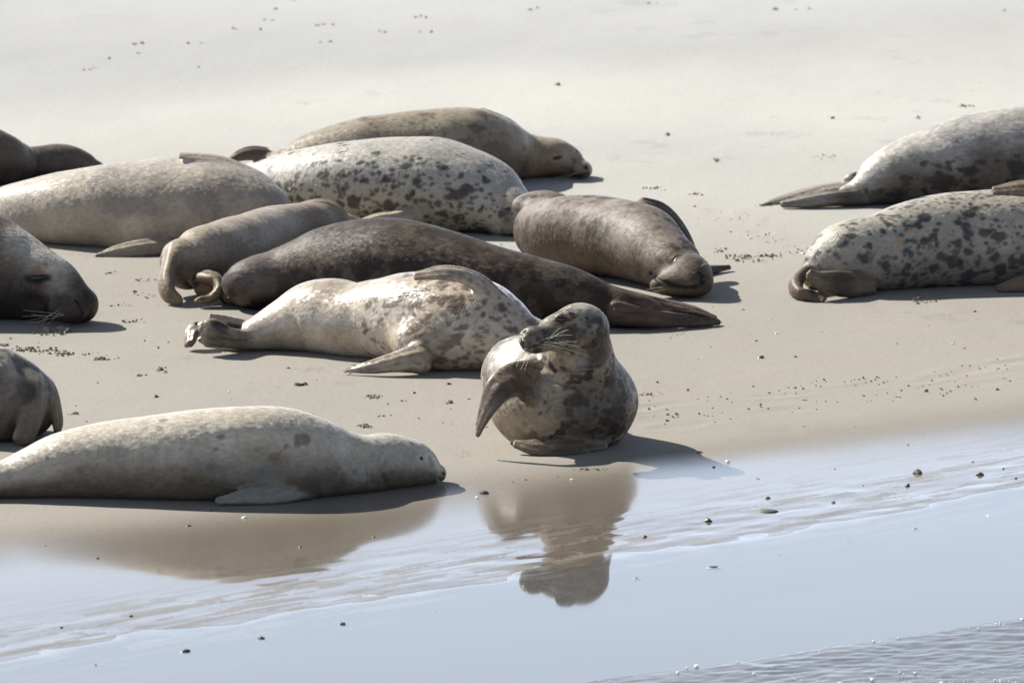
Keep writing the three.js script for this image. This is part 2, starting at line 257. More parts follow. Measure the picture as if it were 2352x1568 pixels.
class Seal {
  constructor(label, o) { Object.assign(this, { label, o, prims: [], paints: [], extras: [], group: 'seals lying on the sand' }); }
  st(px, top, bot, x = {}) {                           // a cross-section from its upper and lower edge in the survey
    const ratio = x.w ?? 1.1, gy = x.gy ?? bot - 0.09 * (bot - top) * ratio, z = rowZ(gy), m = metre(z), R = (bot - top) / 2 * m, b = R / Math.sqrt(0.97 + ratio * ratio * 0.03);
    return { p: atZ(px, (top + bot) / 2, z), a: b * ratio, b };
  }
  pt(px, py, gy, a, b, up) { return { p: at(px, py, gy), a, b: b ?? a, up }; }
  tube(st, o) { const t = new Tube(st, o); this.prims.push(t); return t; }
  ball(px, py, gy, r, o) { const b = new Ball(px.isVector3 ? px : at(px, py, gy), px.isVector3 ? py : r, px.isVector3 ? gy : o); this.prims.push(b); return b; }
  flipper(pts, o = {}) { return this.tube(pts, { id: 1, k: 0.03, ...o }); }   // pts: pt(...)s whose up is the thin direction
  field(x, y, z) {
    let d = 1e9;
    for (const p of this.prims) {
      if (p.cut) continue;
      const far = Math.hypot(x - p.sph.center.x, y - p.sph.center.y, z - p.sph.center.z) - p.sph.radius;
      if (far > d + p.k) continue;
      const e = p.d(x, y, z), k = p.k;
      
      const h = Math.max(0, 1 - Math.abs(d - e) / k); d = Math.min(d, e) - h * h * k * 0.25;
    }
    for (const p of this.prims) if (p.cut) {
      const far = Math.hypot(x - p.sph.center.x, y - p.sph.center.y, z - p.sph.center.z) - p.sph.radius; if (far > p.k) continue;
      const e = -p.d(x, y, z), k = p.k, h = Math.max(0, 1 - Math.abs(d - e) / k); d = Math.max(d, e) + h * h * k * 0.25;
    }
    if (d < 0.1) d += (this.o.lump ?? 0.008) * 1.3 * (noise(x * 5, y * 5, z * 5) - 0.5);
    const e = -(y + 0.012), k = 0.035, h = Math.max(0, 1 - Math.abs(d - e) / k);
    return Math.max(d, e) + h * h * k * 0.25;
  }
  grad(x, y, z, e = 0.004, d) { if (d !== undefined) return V(this.field(x + e, y, z) - d, this.field(x, y + e, z) - d, this.field(x, y, z + e) - d).normalize(); const v = V(this.field(x + e, y, z) - this.field(x - e, y, z), this.field(x, y + e, z) - this.field(x, y - e, z), this.field(x, y, z + e) - this.field(x, y, z - e)); return v.normalize(); }
  hit(px, py) {                                        // where the skin is, met along a line of the survey
    const r = ray(px, py), p = EYE.clone().addScaledVector(r, 30);
    for (let i = 0; i < 400; i++) { const d = this.field(p.x, p.y, p.z); if (d < 0.0005) break; p.addScaledVector(r, Math.min(0.4, d * 0.7)); }
    return { p, n: this.grad(p.x, p.y, p.z) };
  }
  paint(px, py, r, col, amt = 1, soft = 0.6) { this.paints.push({ c: px.isVector3 ? px : this.hit(px, py).p, r, col, amt, soft }); }
  groove(list, r, k = 0.008) { const st = list.map(([px, py]) => ({ p: this.hit(px, py).p, a: r, b: r })); this.prims.push(new Tube(st, { k, cut: true, n: st.length * 4 })); }
  line(list, r, col, amt) { for (let i = 0; i + 1 < list.length; i++) for (let t = 0; t < 1; t += 0.2) this.paint(mix(list[i][0], list[i + 1][0], t), mix(list[i][1], list[i + 1][1], t), r, col, amt, 0.8); }
  dent(px, py, r, deep, k = 0.05, f) { const { p, n } = this.hit(px, py), m = Math.min(...r); this.prims.push(new Ball(p.clone().addScaledVector(n, m - deep), r, { f, cut: true, k })); }
  claws(t, n = 5) { (this.clawed ??= []).push([t, n]); }
  eye(px, py, len, ht, tilt = 0, deep = 0.5) {         // a closed or half-closed eye: a dark slit in a shallow socket
    const { p, n } = this.hit(px, py), right = V().crossVectors(V(0, 1, 0), n).normalize(), u = V().crossVectors(n, right).normalize();
    const f = right.clone().multiplyScalar(Math.cos(tilt)).addScaledVector(u, Math.sin(tilt)), w = V().crossVectors(n, f);
    this.prims.push(new Ball(p.clone().addScaledVector(n, 0.004), [len * 0.75, ht * 1.1, 0.009], { f, u: w, cut: true, k: 0.008 }));
    this.extras.push({ name: 'eye', p: p.clone().addScaledVector(n, -0.004), f, n, w, s: [len / 2, ht / 2, deep * ht] });
  }
  whiskers(px, py, list, root = 0.016) {               // list: [end px, end py, sag]
    this.later ??= []; this.later.push(() => {
      const gs = [], { p, n } = this.hit(px, py), rnd = rng(px * 7 + py);
      for (const [ex, ey, sag, ax, ay] of list) {
        const a = this.hit(ax ?? px + (rnd() - 0.5) * root * 700, ay ?? py + (rnd() - 0.5) * root * 500).p, z = a.z + 0.02 + 0.03 * rnd(), e = atZ(ex, ey, z);
        const m = a.clone().lerp(e, 0.5).addScaledVector(V(0, 1, 0), sag ?? 0.008);
        gs.push(new THREE.TubeGeometry(new THREE.QuadraticBezierCurve3(a, m, e), 12, 0.00065, 4));
      }
      return mergeGeometries(gs);
    });
  }
  skin(x, y, z, n, out) {
    const o = this.o, f = o.fur, B = this.body;
    B.near(x, y, z);
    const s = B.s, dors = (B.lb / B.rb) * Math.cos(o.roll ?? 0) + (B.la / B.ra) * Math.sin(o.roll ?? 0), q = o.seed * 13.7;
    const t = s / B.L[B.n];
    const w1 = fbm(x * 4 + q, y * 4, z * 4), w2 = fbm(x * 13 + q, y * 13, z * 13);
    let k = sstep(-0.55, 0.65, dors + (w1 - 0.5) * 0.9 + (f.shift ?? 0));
    const c = [0, 1, 2].map((i) => mix(f.belly[i] * 0.88, f.back[i] * 1.1, k));  // sunlit top and shaded underside are put into the coat colour
    const tint = (col, a) => { for (let i = 0; i < 3; i++) c[i] = mix(c[i], col[i], a); };
    if (f.mot) tint(f.mot[2], f.mot[1] * sstep(0.46, 0.62, 0.6 * fbm(x * f.mot[0] + q, y * f.mot[0], z * f.mot[0]) + 0.4 * w2));
    if (f.spot) {
      const gate = f.gate ? f.gate(t, dors, x, y, z) : 1, wx = (w2 - 0.5) * 1.1 + (noise(x * 30 + q, y * 30, z * 30) - 0.5) * 0.7, sc = f.spot[0] * 1.55;
      const keep = f.spot[1] * gate * sstep(0.25, 0.6, w1 + 0.12);
      if (keep > 0.01) {
        let d = cells(x * sc * 0.72 + q + wx, y * sc + wx, z * sc + wx, keep); tint(f.spot[2], f.spot[3] * sstep(0.62, 0.36, d));
        d = cells(x * sc * 1.7 + q + wx, y * sc * 2.2, z * sc * 2.2 + wx, keep * 0.75); tint(f.spot[2], f.spot[3] * 0.85 * sstep(0.6, 0.35, d));
      }
    }
    let db = 9, dl = 9; for (const p of this.prims) if (!p.cut) { const e = p.d(x, y, z); if (p.id === 1) dl = Math.min(dl, e); else db = Math.min(db, e); }
    const limb = sstep(-0.012, 0.022, db - dl);
    if (limb) tint(f.limb ?? f.belly, (f.limbAmt ?? 0.75) * limb);
    for (const p of this.paints) { const d = Math.hypot(x - p.c.x, y - p.c.y, z - p.c.z) + (w2 - 0.5) * p.r * 0.6; if (d < p.r) tint(p.col, p.amt * sstep(p.r, p.r * (1 - p.soft), d)); }
    const g = 1 + (f.grain ?? 0.3) * (noise(x * 45, y * 110, z * 110) - 0.5) + (f.cloud ?? 0.22) * (w2 - 0.5) + 0.16 * (hash(fl(x * 190), fl(y * 190), fl(z * 190)) - 0.5);
    const damp = 1 - 0.35 * sstep(0.05, 0.0, y);         // wet underside, and shade painted into the colour near the sand
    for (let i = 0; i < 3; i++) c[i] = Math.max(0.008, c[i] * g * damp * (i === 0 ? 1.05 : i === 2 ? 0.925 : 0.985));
    out.c = c;
  }
  build(name = 'grey_seal', h = 0.0075) {
    this.body = this.prims[0];
    const box = new THREE.Box3(); for (const p of this.prims) if (!p.cut) box.union(p.box);
    box.min.y = Math.max(box.min.y, -0.04); box.expandByScalar(h * 2.5); if (this.o.clip) { box.min.x = Math.max(box.min.x, this.o.clip[0]); box.max.x = Math.min(box.max.x, this.o.clip[1]); }
    const BL = 8, nb = ['x', 'y', 'z'].map((k) => Math.ceil((box.max[k] - box.min[k]) / h / BL)), [nx, ny, nz] = nb.map((b) => b * BL + 1), F = new Float32Array(nx * ny * nz), { x: x0, y: y0, z: z0 } = box.min;
    const id = (i, j, k) => i + nx * (j + ny * k), half = BL * h * 0.5 * 1.733 + 0.03;
    const done = new Uint8Array(nx * ny * nz);
    for (let c = 0; c < nb[2]; c++) for (let b = 0; b < nb[1]; b++) for (let a = 0; a < nb[0]; a++) {
      const d = this.field(x0 + (a + 0.5) * BL * h, y0 + (b + 0.5) * BL * h, z0 + (c + 0.5) * BL * h), skip = Math.abs(d) > half * 1.5;
      for (let k = 0; k <= BL; k++) for (let j = 0; j <= BL; j++) for (let i = 0; i <= BL; i++) {
        const q = id(a * BL + i, b * BL + j, c * BL + k);
        if (done[q] === 2) continue;
        if (skip) { if (!done[q]) { F[q] = d; done[q] = 1; } } else { F[q] = this.field(x0 + (a * BL + i) * h, y0 + (b * BL + j) * h, z0 + (c * BL + k) * h); done[q] = 2; }
      }
    }
    const vid = new Int32Array(nx * ny * nz).fill(-1), pos = [], idx = [], E = [[0, 1], [2, 3], [4, 5], [6, 7], [0, 2], [1, 3], [4, 6], [5, 7], [0, 4], [1, 5], [2, 6], [3, 7]], v = new Array(8);
    for (let k = 0; k < nz - 1; k++) for (let j = 0; j < ny - 1; j++) for (let i = 0; i < nx - 1; i++) {
      let m = 0; const q = id(i, j, k);
      for (let c = 0; c < 8; c++) { v[c] = F[q + (c & 1) + nx * ((c >> 1 & 1) + ny * (c >> 2))]; if (v[c] < 0) m |= 1 << c; }
      if (m === 0 || m === 255) continue;
      let sx = 0, sy = 0, sz = 0, n = 0;
      for (const [a, b] of E) if ((v[a] < 0) !== (v[b] < 0)) { const t = v[a] / (v[a] - v[b]); sx += mix(a & 1, b & 1, t); sy += mix(a >> 1 & 1, b >> 1 & 1, t); sz += mix(a >> 2, b >> 2, t); n++; }
      vid[q] = pos.length / 3; pos.push(x0 + (i + sx / n) * h, y0 + (j + sy / n) * h, z0 + (k + sz / n) * h);
    }
    const quad = (a, b, c, d, flip) => { if (a < 0 || b < 0 || c < 0 || d < 0) return; flip ? idx.push(a, c, b, a, d, c) : idx.push(a, b, c, a, c, d); };
    for (let k = 1; k < nz - 1; k++) for (let j = 1; j < ny - 1; j++) for (let i = 1; i < nx - 1; i++) {
      const q = id(i, j, k), s = F[q] < 0;
      if (s !== (F[q + 1] < 0)) quad(vid[id(i, j - 1, k - 1)], vid[id(i, j, k - 1)], vid[q], vid[id(i, j - 1, k)], !s);
      if (s !== (F[q + nx] < 0)) quad(vid[id(i - 1, j, k - 1)], vid[id(i - 1, j, k)], vid[q], vid[id(i, j, k - 1)], !s);
      if (s !== (F[q + nx * ny] < 0)) quad(vid[id(i - 1, j - 1, k)], vid[id(i, j - 1, k)], vid[q], vid[id(i - 1, j, k)], !s);
    }
    const N = pos.length / 3, P = new Float32Array(pos), nor = new Float32Array(N * 3), col = new Float32Array(N * 3), out = {};
    const base = V((box.min.x + box.max.x) / 2, 0, (box.min.z + box.max.z) / 2);
    for (let i = 0; i < N; i++) {
      let x = P[i * 3], y = P[i * 3 + 1], z = P[i * 3 + 2], d = this.field(x, y, z), n = this.grad(x, y, z, 0.003, d);
      if (Math.abs(d) < h) { x -= n.x * d * 0.8; y -= n.y * d * 0.8; z -= n.z * d * 0.8; }
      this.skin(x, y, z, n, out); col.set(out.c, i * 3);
      const fr = this.o.relief ?? 0.32, hx = fl(x * 260), hy = fl(y * 260), hz = fl(z * 260);
      n.x += fr * (0.7 * (noise(x * 55, y * 90, z * 90) - 0.5) + 0.5 * (hash(hx, hy, hz) - 0.5)); n.y += fr * (0.7 * (noise(x * 55 + 40, y * 90, z * 90) - 0.5) + 0.5 * (hash(hx + 9, hy, hz) - 0.5)); n.z += fr * (0.7 * (noise(x * 55, y * 90 + 40, z * 90) - 0.5) + 0.5 * (hash(hx, hy + 9, hz) - 0.5));
      n.normalize(); nor[i * 3] = n.x; nor[i * 3 + 1] = n.y; nor[i * 3 + 2] = n.z;
      P[i * 3] = x - base.x; P[i * 3 + 1] = y; P[i * 3 + 2] = z - base.z;
    }
    const g = new THREE.BufferGeometry();
    g.setAttribute('position', new THREE.BufferAttribute(P, 3)); g.setAttribute('normal', new THREE.BufferAttribute(nor, 3)); g.setAttribute('color', new THREE.BufferAttribute(col, 3)); g.setIndex(new THREE.BufferAttribute(new Uint32Array(idx), 1));
    const o = new THREE.Group(); o.name = numbered(name); o.position.copy(base); scene.add(o);
    o.userData = { label: this.label, category: 'seal', group: this.group };
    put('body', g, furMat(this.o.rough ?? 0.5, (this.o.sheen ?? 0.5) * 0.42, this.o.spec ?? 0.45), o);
    for (const e of this.extras) {
      const s = new THREE.SphereGeometry(1, 20, 12), m = new THREE.Matrix4().makeBasis(e.f, e.w, e.n);
      s.scale(...e.s); s.applyMatrix4(m); s.translate(e.p.x - base.x, e.p.y, e.p.z - base.z); put(e.name, s, e.mat ?? DARK, o);
    }
    for (const [t, n] of this.clawed ?? []) for (let i = 0; i < n; i++) {
      const q = n > 1 ? i / (n - 1) * 2 - 1 : 0, e = Math.max(1, t.n - 1 - fl(Math.abs(q + 0.3) * t.n * 0.10)), c = new THREE.ConeGeometry(0.0042, 0.03, 6), dir = t.T[e].clone().addScaledVector(t.S[e], q * 0.35).normalize();
      c.translate(0, 0.010, 0); c.applyQuaternion(new THREE.Quaternion().setFromUnitVectors(V(0, 1, 0), dir));
      const p = t.P[e].clone().addScaledVector(t.S[e], q * t.A[e] * 0.8).addScaledVector(t.U[e], t.B[e] * 0.3); c.translate(p.x - base.x, p.y, p.z - base.z); put('claw', c, CLAW, o);
    }
    const ws = (this.later ?? []).map((f) => f()); if (ws.length) { const w = mergeGeometries(ws); w.translate(-base.x, 0, -base.z); put('whiskers', w, WHISK, o).userData.kind = 'stuff'; }
    this.tris = idx.length / 3;
    return o;
  }
}
// ---------------------------------------------------------------- the seals
// ---- the pale grey seal at the front, flat on its belly
{
  const s = new Seal('pale grey seal on its belly at the front, head right with chin on wet sand', { seed: 1, lump: 0.006, rough: 0.37, sheen: 0.7, spec: 1, fur: { back: [0.43, 0.40, 0.335], belly: [0.12, 0.108, 0.086], shift: -0.25, spot: [12, 0.06, [0.11, 0.08, 0.062], 0.7], gate: (t, d) => d < 0.5 ? 1 : 0.4, mot: [5, 0.12, [0.25, 0.23, 0.195]], limb: [0.23, 0.235, 0.21], limbAmt: 0.7, cloud: 0.08, grain: 0.4 } });  // pale back and dark belly carry sun and shade in the colour
  s.tube([[-190, 1122, 1150], [-120, 1098, 1150], [-50, 1076, 1150], [10, 1055, 1150], [70, 1026, 1151], [140, 993, 1152], [232, 970, 1154], [348, 953, 1158], [464, 938, 1160], [580, 932, 1161], [650, 936, 1158], [719, 956, 1153], [789, 987, 1144], [838, 1000, 1138], [890, 996, 1130], [935, 1006, 1126], [972, 1034, 1120], [1000, 1062, 1113]].map((a) => s.st(...a)));
  const fl1 = s.flipper([s.pt(705, 1118, 1146, 0.05, 0.028), s.pt(640, 1134, 1156, 0.052, 0.026), s.pt(560, 1141, 1160, 0.042, 0.02), s.pt(500, 1151, 1162, 0.02, 0.014)], { up: V(0, 0.35, 0.9) });
  s.flipper([s.pt(30, 1084, 1142, 0.04, 0.03), s.pt(-40, 1096, 1146, 0.05, 0.025), s.pt(-140, 1120, 1150, 0.06, 0.02)], { up: V(0, 0.8, 0.5) });
  s.claws(fl1);
  s.dent(640, 1062, [0.42, 0.13, 0.13], 0.028, 0.09, V(1, -0.12, 0)); s.dent(815, 1060, [0.10, 0.16, 0.12], 0.016, 0.06);
  s.ball(950, 1060, 1112, [0.085, 0.075, 0.09], { k: 0.05 });
  s.eye(969, 1052, 0.014, 0.016, 0, 0.5); s.eye(1021, 1088, 0.016, 0.014, 1.2, 0.3);
  s.extras[1].name = 'nose';
  s.groove([[852, 1030], [846, 1070], [852, 1112]], 0.005, 0.03); s.groove([[885, 1050], [880, 1085], [886, 1115]], 0.004, 0.025);
  s.groove([[1018, 1098], [1004, 1105], [990, 1108]], 0.004);
  s.paint(1010, 1100, 0.07, [0.12, 0.12, 0.12], 0.55); s.paint(992, 1064, 0.03, [0.1, 0.09, 0.08], 0.7);
  s.whiskers(1005, 1100, [[1022, 1118, -0.004], [1014, 1120, -0.004], [1000, 1121, -0.004], [1028, 1110, 0.002]], 0.012);
  s.build();
}
// ---- the seal that sits up in the middle
{
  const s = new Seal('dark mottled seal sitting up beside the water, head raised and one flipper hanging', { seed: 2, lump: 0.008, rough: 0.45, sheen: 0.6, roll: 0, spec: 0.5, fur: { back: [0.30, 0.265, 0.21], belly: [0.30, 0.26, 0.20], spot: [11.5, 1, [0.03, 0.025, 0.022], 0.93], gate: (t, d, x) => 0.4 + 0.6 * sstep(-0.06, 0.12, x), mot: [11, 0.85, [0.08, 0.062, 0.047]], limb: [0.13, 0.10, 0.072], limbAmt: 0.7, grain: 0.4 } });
  s.tube([s.pt(1303, 940, 1016, 0.26, 0.24), s.pt(1315, 890, 1020, 0.27, 0.245), s.pt(1326, 835, 1026, 0.185, 0.18), s.pt(1330, 785, 1034, 0.14, 0.14), s.pt(1325, 755, 1038, 0.11, 0.11)].map((q) => ({ ...q, up: V(0, 0, -1) })), { k: 0.05 });
  s.ball(1292, 925, 1014, [0.345, 0.245, 0.31], { k: 0.08 });
  // rear of the body curling away behind, at the left
  s.tube([s.pt(1285, 905, 1000, 0.22), s.pt(1222, 878, 985, 0.205), s.pt(1196, 862, 962, 0.185), s.pt(1205, 865, 935, 0.14), s.pt(1250, 875, 915, 0.09), s.pt(1290, 880, 908, 0.06)], { k: 0.07 });
  // head
  const f = V(-0.9, -0.02, 0.36);
  s.ball(1332, 757, 1038, [0.135, 0.118, 0.118], { f, k: 0.03 });
  s.ball(1280, 764, 1044, [0.10, 0.088, 0.09], { f: V(-0.93, -0.18, 0.3), k: 0.05 });
  s.ball(1225, 776, 1052, [0.07, 0.058, 0.064], { f: V(-0.95, -0.1, 0.25), k: 0.05 });
  s.ball(1212, 784, 1056, [0.042, 0.038, 0.035], { f, k: 0.02 });
  s.ball(1235, 794, 1050, [0.07, 0.034, 0.045], { f, k: 0.03 });
  s.ball(1300, 724, 1050, [0.05, 0.02, 0.03], { f, k: 0.04 });
  // hanging flipper
  const fl1 = s.flipper([s.pt(1265, 885, 1022, 0.12, 0.06), s.pt(1212, 878, 1036, 0.11, 0.038), s.pt(1172, 878, 1044, 0.088, 0.026), s.pt(1144, 896, 1048, 0.072, 0.019), s.pt(1124, 930, 1049, 0.055, 0.015), s.pt(1108, 966, 1050, 0.036, 0.012), s.pt(1097, 999, 1050, 0.016, 0.010)].map((q, i) => ({ ...q, up: [V(0, 0.4, 0.95), V(-0.1, 0.4, 0.9), V(-0.3, 0.35, 0.9), V(-0.5, 0.25, 0.85), V(-0.65, 0.12, 0.75), V(-0.75, 0.1, 0.65), V(-0.8, 0.1, 0.6)][i] })), { k: 0.05 });
  s.claws(fl1);
  // the other flipper, flat on the sand
  const fl2 = s.flipper([s.pt(1370, 1020, 1030, 0.07, 0.04), s.pt(1300, 1030, 1042, 0.055, 0.026), s.pt(1230, 1028, 1044, 0.045, 0.018), s.pt(1186, 1020, 1042, 0.018, 0.011)], { up: V(0, 0.75, 0.65) });
  s.claws(fl2);
  s.eye(1289, 733, 0.062, 0.024, -0.15, 0.75);
  s.eye(1348, 729, 0.026, 0.008, -0.5, 0.3);
  s.eye(1203, 760, 0.018, 0.008, 0.9, 0.5); s.extras[2].name = 'nostril';
  s.groove([[1200, 800], [1215, 797], [1232, 795], [1252, 789], [1262, 780]], 0.005);
  s.groove([[1197, 768], [1200, 782], [1205, 795]], 0.003);
  for (const [x, y, r, c, a] of [[1213, 782, 0.13, [0.075, 0.064, 0.053], 0.6], [1265, 742, 0.10, [0.19, 0.165, 0.12], 0.75], [1292, 786, 0.11, [0.07, 0.06, 0.05], 0.5], [1292, 731, 0.045, [0.025, 0.021, 0.018], 0.85], [1350, 762, 0.12, [0.08, 0.07, 0.062], 0.35], [1378, 800, 0.11, [0.045, 0.04, 0.04], 0.7], [1340, 704, 0.10, [0.42, 0.41, 0.38], 0.75], [1272, 816, 0.07, [0.20, 0.15, 0.105], 0.6], [1335, 832, 0.07, [0.3, 0.29, 0.27], 0.7], [1270, 890, 0.10, [0.36, 0.33, 0.27], 0.4], [1385, 940, 0.26, [0.045, 0.037, 0.031], 0.65], [1320, 960, 0.16, [0.06, 0.048, 0.038], 0.5], [1165, 970, 0.2, [0.31, 0.265, 0.19], 0.75], [1180, 800, 0.2, [0.48, 0.48, 0.48], 0.85], [1150, 905, 0.11, [0.06, 0.045, 0.034], 0.85], [1195, 888, 0.10, [0.085, 0.058, 0.038], 0.85], [1112, 950, 0.10, [0.09, 0.072, 0.056], 0.8], [1458, 880, 0.09, [0.34, 0.35, 0.36], 0.7], [1412, 806, 0.05, [0.32, 0.33, 0.33], 0.6]]) s.paint(x, y, r, c, a, 0.9);  // besides coat marks, paints in flipper underside shade and pale rim light
  s.groove([[1242, 838], [1275, 856], [1320, 862], [1370, 850]], 0.006, 0.03); s.groove([[1262, 868], [1310, 884], [1360, 880]], 0.005, 0.03); s.groove([[1410, 815], [1392, 835], [1370, 846]], 0.005, 0.02);
  s.line([[1203, 799], [1232, 796], [1262, 781]], 0.014, [0.012, 0.01, 0.009], 0.85); s.line([[1197, 768], [1202, 795]], 0.012, [0.012, 0.01, 0.009], 0.8);
  s.whiskers(1240, 788, [[1306, 757, 0.02], [1288, 752, 0.015], [1326, 784, 0.01], [1331, 797, 0.01], [1328, 810, 0.01], [1310, 812, 0.006], [1290, 802, 0.006], [1316, 770, 0.02], [1300, 795, 0.01]], 0.03);
  s.whiskers(1215, 802, [[1172, 838, 0.0], [1186, 842, 0.0], [1196, 848, 0.0], [1160, 828, 0.006], [1205, 850, 0.0], [1150, 822, 0.01]], 0.03);
  s.whiskers(1262, 716, [[1248, 690, 0.0], [1239, 700, 0.0]], 0.008); s.whiskers(1290, 706, [[1307, 682, 0.012]], 0.005);
  s.build('grey_seal', 0.0058);
}
// ---- pale spotted seal on its side behind it
{
  const s = new Seal('pale brown-spotted seal on its side, wet shiny belly forward, behind the sitting seal', { seed: 3, lump: 0.012, rough: 0.29, sheen: 0.4, spec: 1, roll: -1.2, fur: { back: [0.34, 0.295, 0.235], belly: [0.46, 0.415, 0.345], spot: [11.5, 0.6, [0.085, 0.058, 0.044], 0.85], gate: (t, d) => sstep(0.38, 0.62, t), mot: [5, 0.5, [0.21, 0.17, 0.125]], limb: [0.29, 0.24, 0.185], limbAmt: 0.5, grain: 0.4 } });
  s.tube([[520, 764, 806], [556, 744, 807], [593, 721, 809], [656, 680, 813], [710, 648, 817], [762, 640, 822], [815, 650, 828], [870, 638, 834], [935, 625, 844], [1000, 622, 853], [1060, 628, 860], [1110, 648, 864], [1154, 680, 864], [1199, 717, 862], [1250, 740, 860], [1300, 762, 855], [1335, 790, 850]].map((a) => s.st(...a)));
  s.ball(985, 796, 850, [0.17, 0.10, 0.10], { k: 0.12 });                                                                  // the shoulder above the lower flipper
  const fl1 = s.flipper([s.pt(965, 822, 860, 0.075, 0.05), s.pt(905, 832, 862, 0.055, 0.036), s.pt(850, 843, 862, 0.04, 0.022), s.pt(790, 853, 860, 0.016, 0.012)], { up: V(0, 0.6, 0.8) });
  s.claws(fl1);
  const fl2 = s.flipper([s.pt(1135, 690, 850, 0.06, 0.05), s.pt(1100, 652, 851, 0.06, 0.034), s.pt(1060, 632, 852, 0.055, 0.026), s.pt(1010, 626, 853, 0.05, 0.02), s.pt(955, 634, 852, 0.03, 0.016)], { up: V(0, 0.8, 0.55) });
  s.claws(fl2);
  s.flipper([s.pt(592, 782, 802, 0.05, 0.05), s.pt(545, 780, 808, 0.056, 0.05), s.pt(507, 771, 812, 0.07, 0.048), s.pt(478, 764, 814, 0.076, 0.040), s.pt(464, 762, 814, 0.06, 0.03)], { up: V(0, 0.2, 1), k: 0.03 });
  s.ball(524, 732, 808, [0.08, 0.042, 0.055], { cut: true, k: 0.02 });
  s.flipper([s.pt(562, 748, 800, 0.04, 0.02), s.pt(515, 738, 803, 0.04, 0.016), s.pt(482, 730, 805, 0.03, 0.012)], { up: V(0, 0.6, 0.8), k: 0.012 });
  s.flipper([s.pt(466, 752, 796, 0.05, 0.034), s.pt(444, 764, 800, 0.058, 0.034), s.pt(436, 788, 806, 0.042, 0.024)], { up: V(-0.55, 0.2, 0.8), k: 0.012 });
  s.groove([[452, 742], [456, 770], [455, 800]], 0.006, 0.01); s.groove([[480, 770], [520, 782], [570, 785]], 0.004, 0.02);
  s.line([[490, 744], [520, 748], [555, 752]], 0.03, [0.03, 0.022, 0.016], 0.9); s.line([[453, 742], [456, 770], [455, 800]], 0.02, [0.03, 0.022, 0.016], 0.8);  // folds of the hind flippers painted dark, as shade
  for (const [x, y, r, c, a] of [[490, 788, 0.14, [0.06, 0.048, 0.036], 0.85], [550, 790, 0.12, [0.07, 0.056, 0.04], 0.8], [510, 752, 0.06, [0.035, 0.026, 0.02], 0.9], [440, 775, 0.13, [0.07, 0.054, 0.04], 0.9], [640, 790, 0.16, [0.17, 0.14, 0.105], 0.7], [770, 770, 0.14, [0.24, 0.19, 0.14], 0.6], [690, 775, 0.12, [0.26, 0.22, 0.17], 0.6], [900, 770, 0.16, [0.40, 0.34, 0.26], 0.7], [1000, 790, 0.13, [0.17, 0.13, 0.10], 0.5], [1220, 730, 0.08, [0.3, 0.24, 0.18], 0.6]]) s.paint(x, y, r, c, a, 0.9);
  s.build();
}
// ---- dark seal lying across the middle
{
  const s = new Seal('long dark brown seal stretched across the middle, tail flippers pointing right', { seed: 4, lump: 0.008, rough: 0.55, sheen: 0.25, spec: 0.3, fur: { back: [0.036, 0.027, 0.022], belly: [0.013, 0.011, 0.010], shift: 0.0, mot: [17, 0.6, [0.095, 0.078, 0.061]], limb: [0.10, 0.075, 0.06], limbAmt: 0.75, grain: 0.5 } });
  s.tube([[526, 655, 702], [548, 614, 711], [585, 588, 716], [630, 575, 719], [690, 550, 724], [750, 522, 729], [820, 505, 735], [890, 500, 741], [960, 510, 746], [1030, 531, 750], [1110, 558, 754], [1206, 584, 757], [1308, 614, 759], [1380, 648, 759], [1440, 672, 758], [1490, 692, 756]].map((a) => s.st(...a)));
  s.ball(585, 650, 712, [0.16, 0.13, 0.13], { k: 0.05 });
  s.flipper([s.pt(1400, 680, 742, 0.05, 0.05), s.pt(1470, 690, 742, 0.05, 0.032), s.pt(1540, 700, 740, 0.05, 0.02), s.pt(1600, 714, 740, 0.045, 0.016), s.pt(1644, 730, 740, 0.028, 0.012)], { up: V(0.1, 1, 0.25) });
  s.flipper([s.pt(1420, 715, 756, 0.06, 0.06), s.pt(1490, 727, 756, 0.06, 0.046), s.pt(1560, 733, 754, 0.06, 0.034), s.pt(1620, 734, 750, 0.045, 0.026), s.pt(1650, 740, 748, 0.02, 0.014)], { up: V(0, 0.8, 0.6) });
  s.ball(1460, 694, 752, [0.13, 0.05, 0.06], { f: V(1, -0.25, 0), k: 0.03 });
  s.groove([[1505, 704], [1560, 714], [1625, 729]], 0.010, 0.012); s.line([[1505, 704], [1560, 714], [1625, 729]], 0.02, [0.02, 0.015, 0.012], 0.8);  // gap between the flippers gets its shade from a painted dark line
  s.groove([[1420, 712], [1460, 716], [1500, 712]], 0.006);
  s.paint(590, 610, 0.2, [0.17, 0.155, 0.15], 0.6, 0.9); s.paint(1500, 690, 0.12, [0.16, 0.11, 0.085], 0.5); s.paint(1560, 702, 0.12, [0.17, 0.115, 0.09], 0.6); s.paint(518, 690, 0.06, [0.2, 0.16, 0.14], 0.5);
  s.eye(533, 690, 0.026, 0.008, 1.1, 0.4);
  s.whiskers(520, 690, [[504, 648, 0.0], [512, 660, 0.0]], 0.012);
  s.build();
}
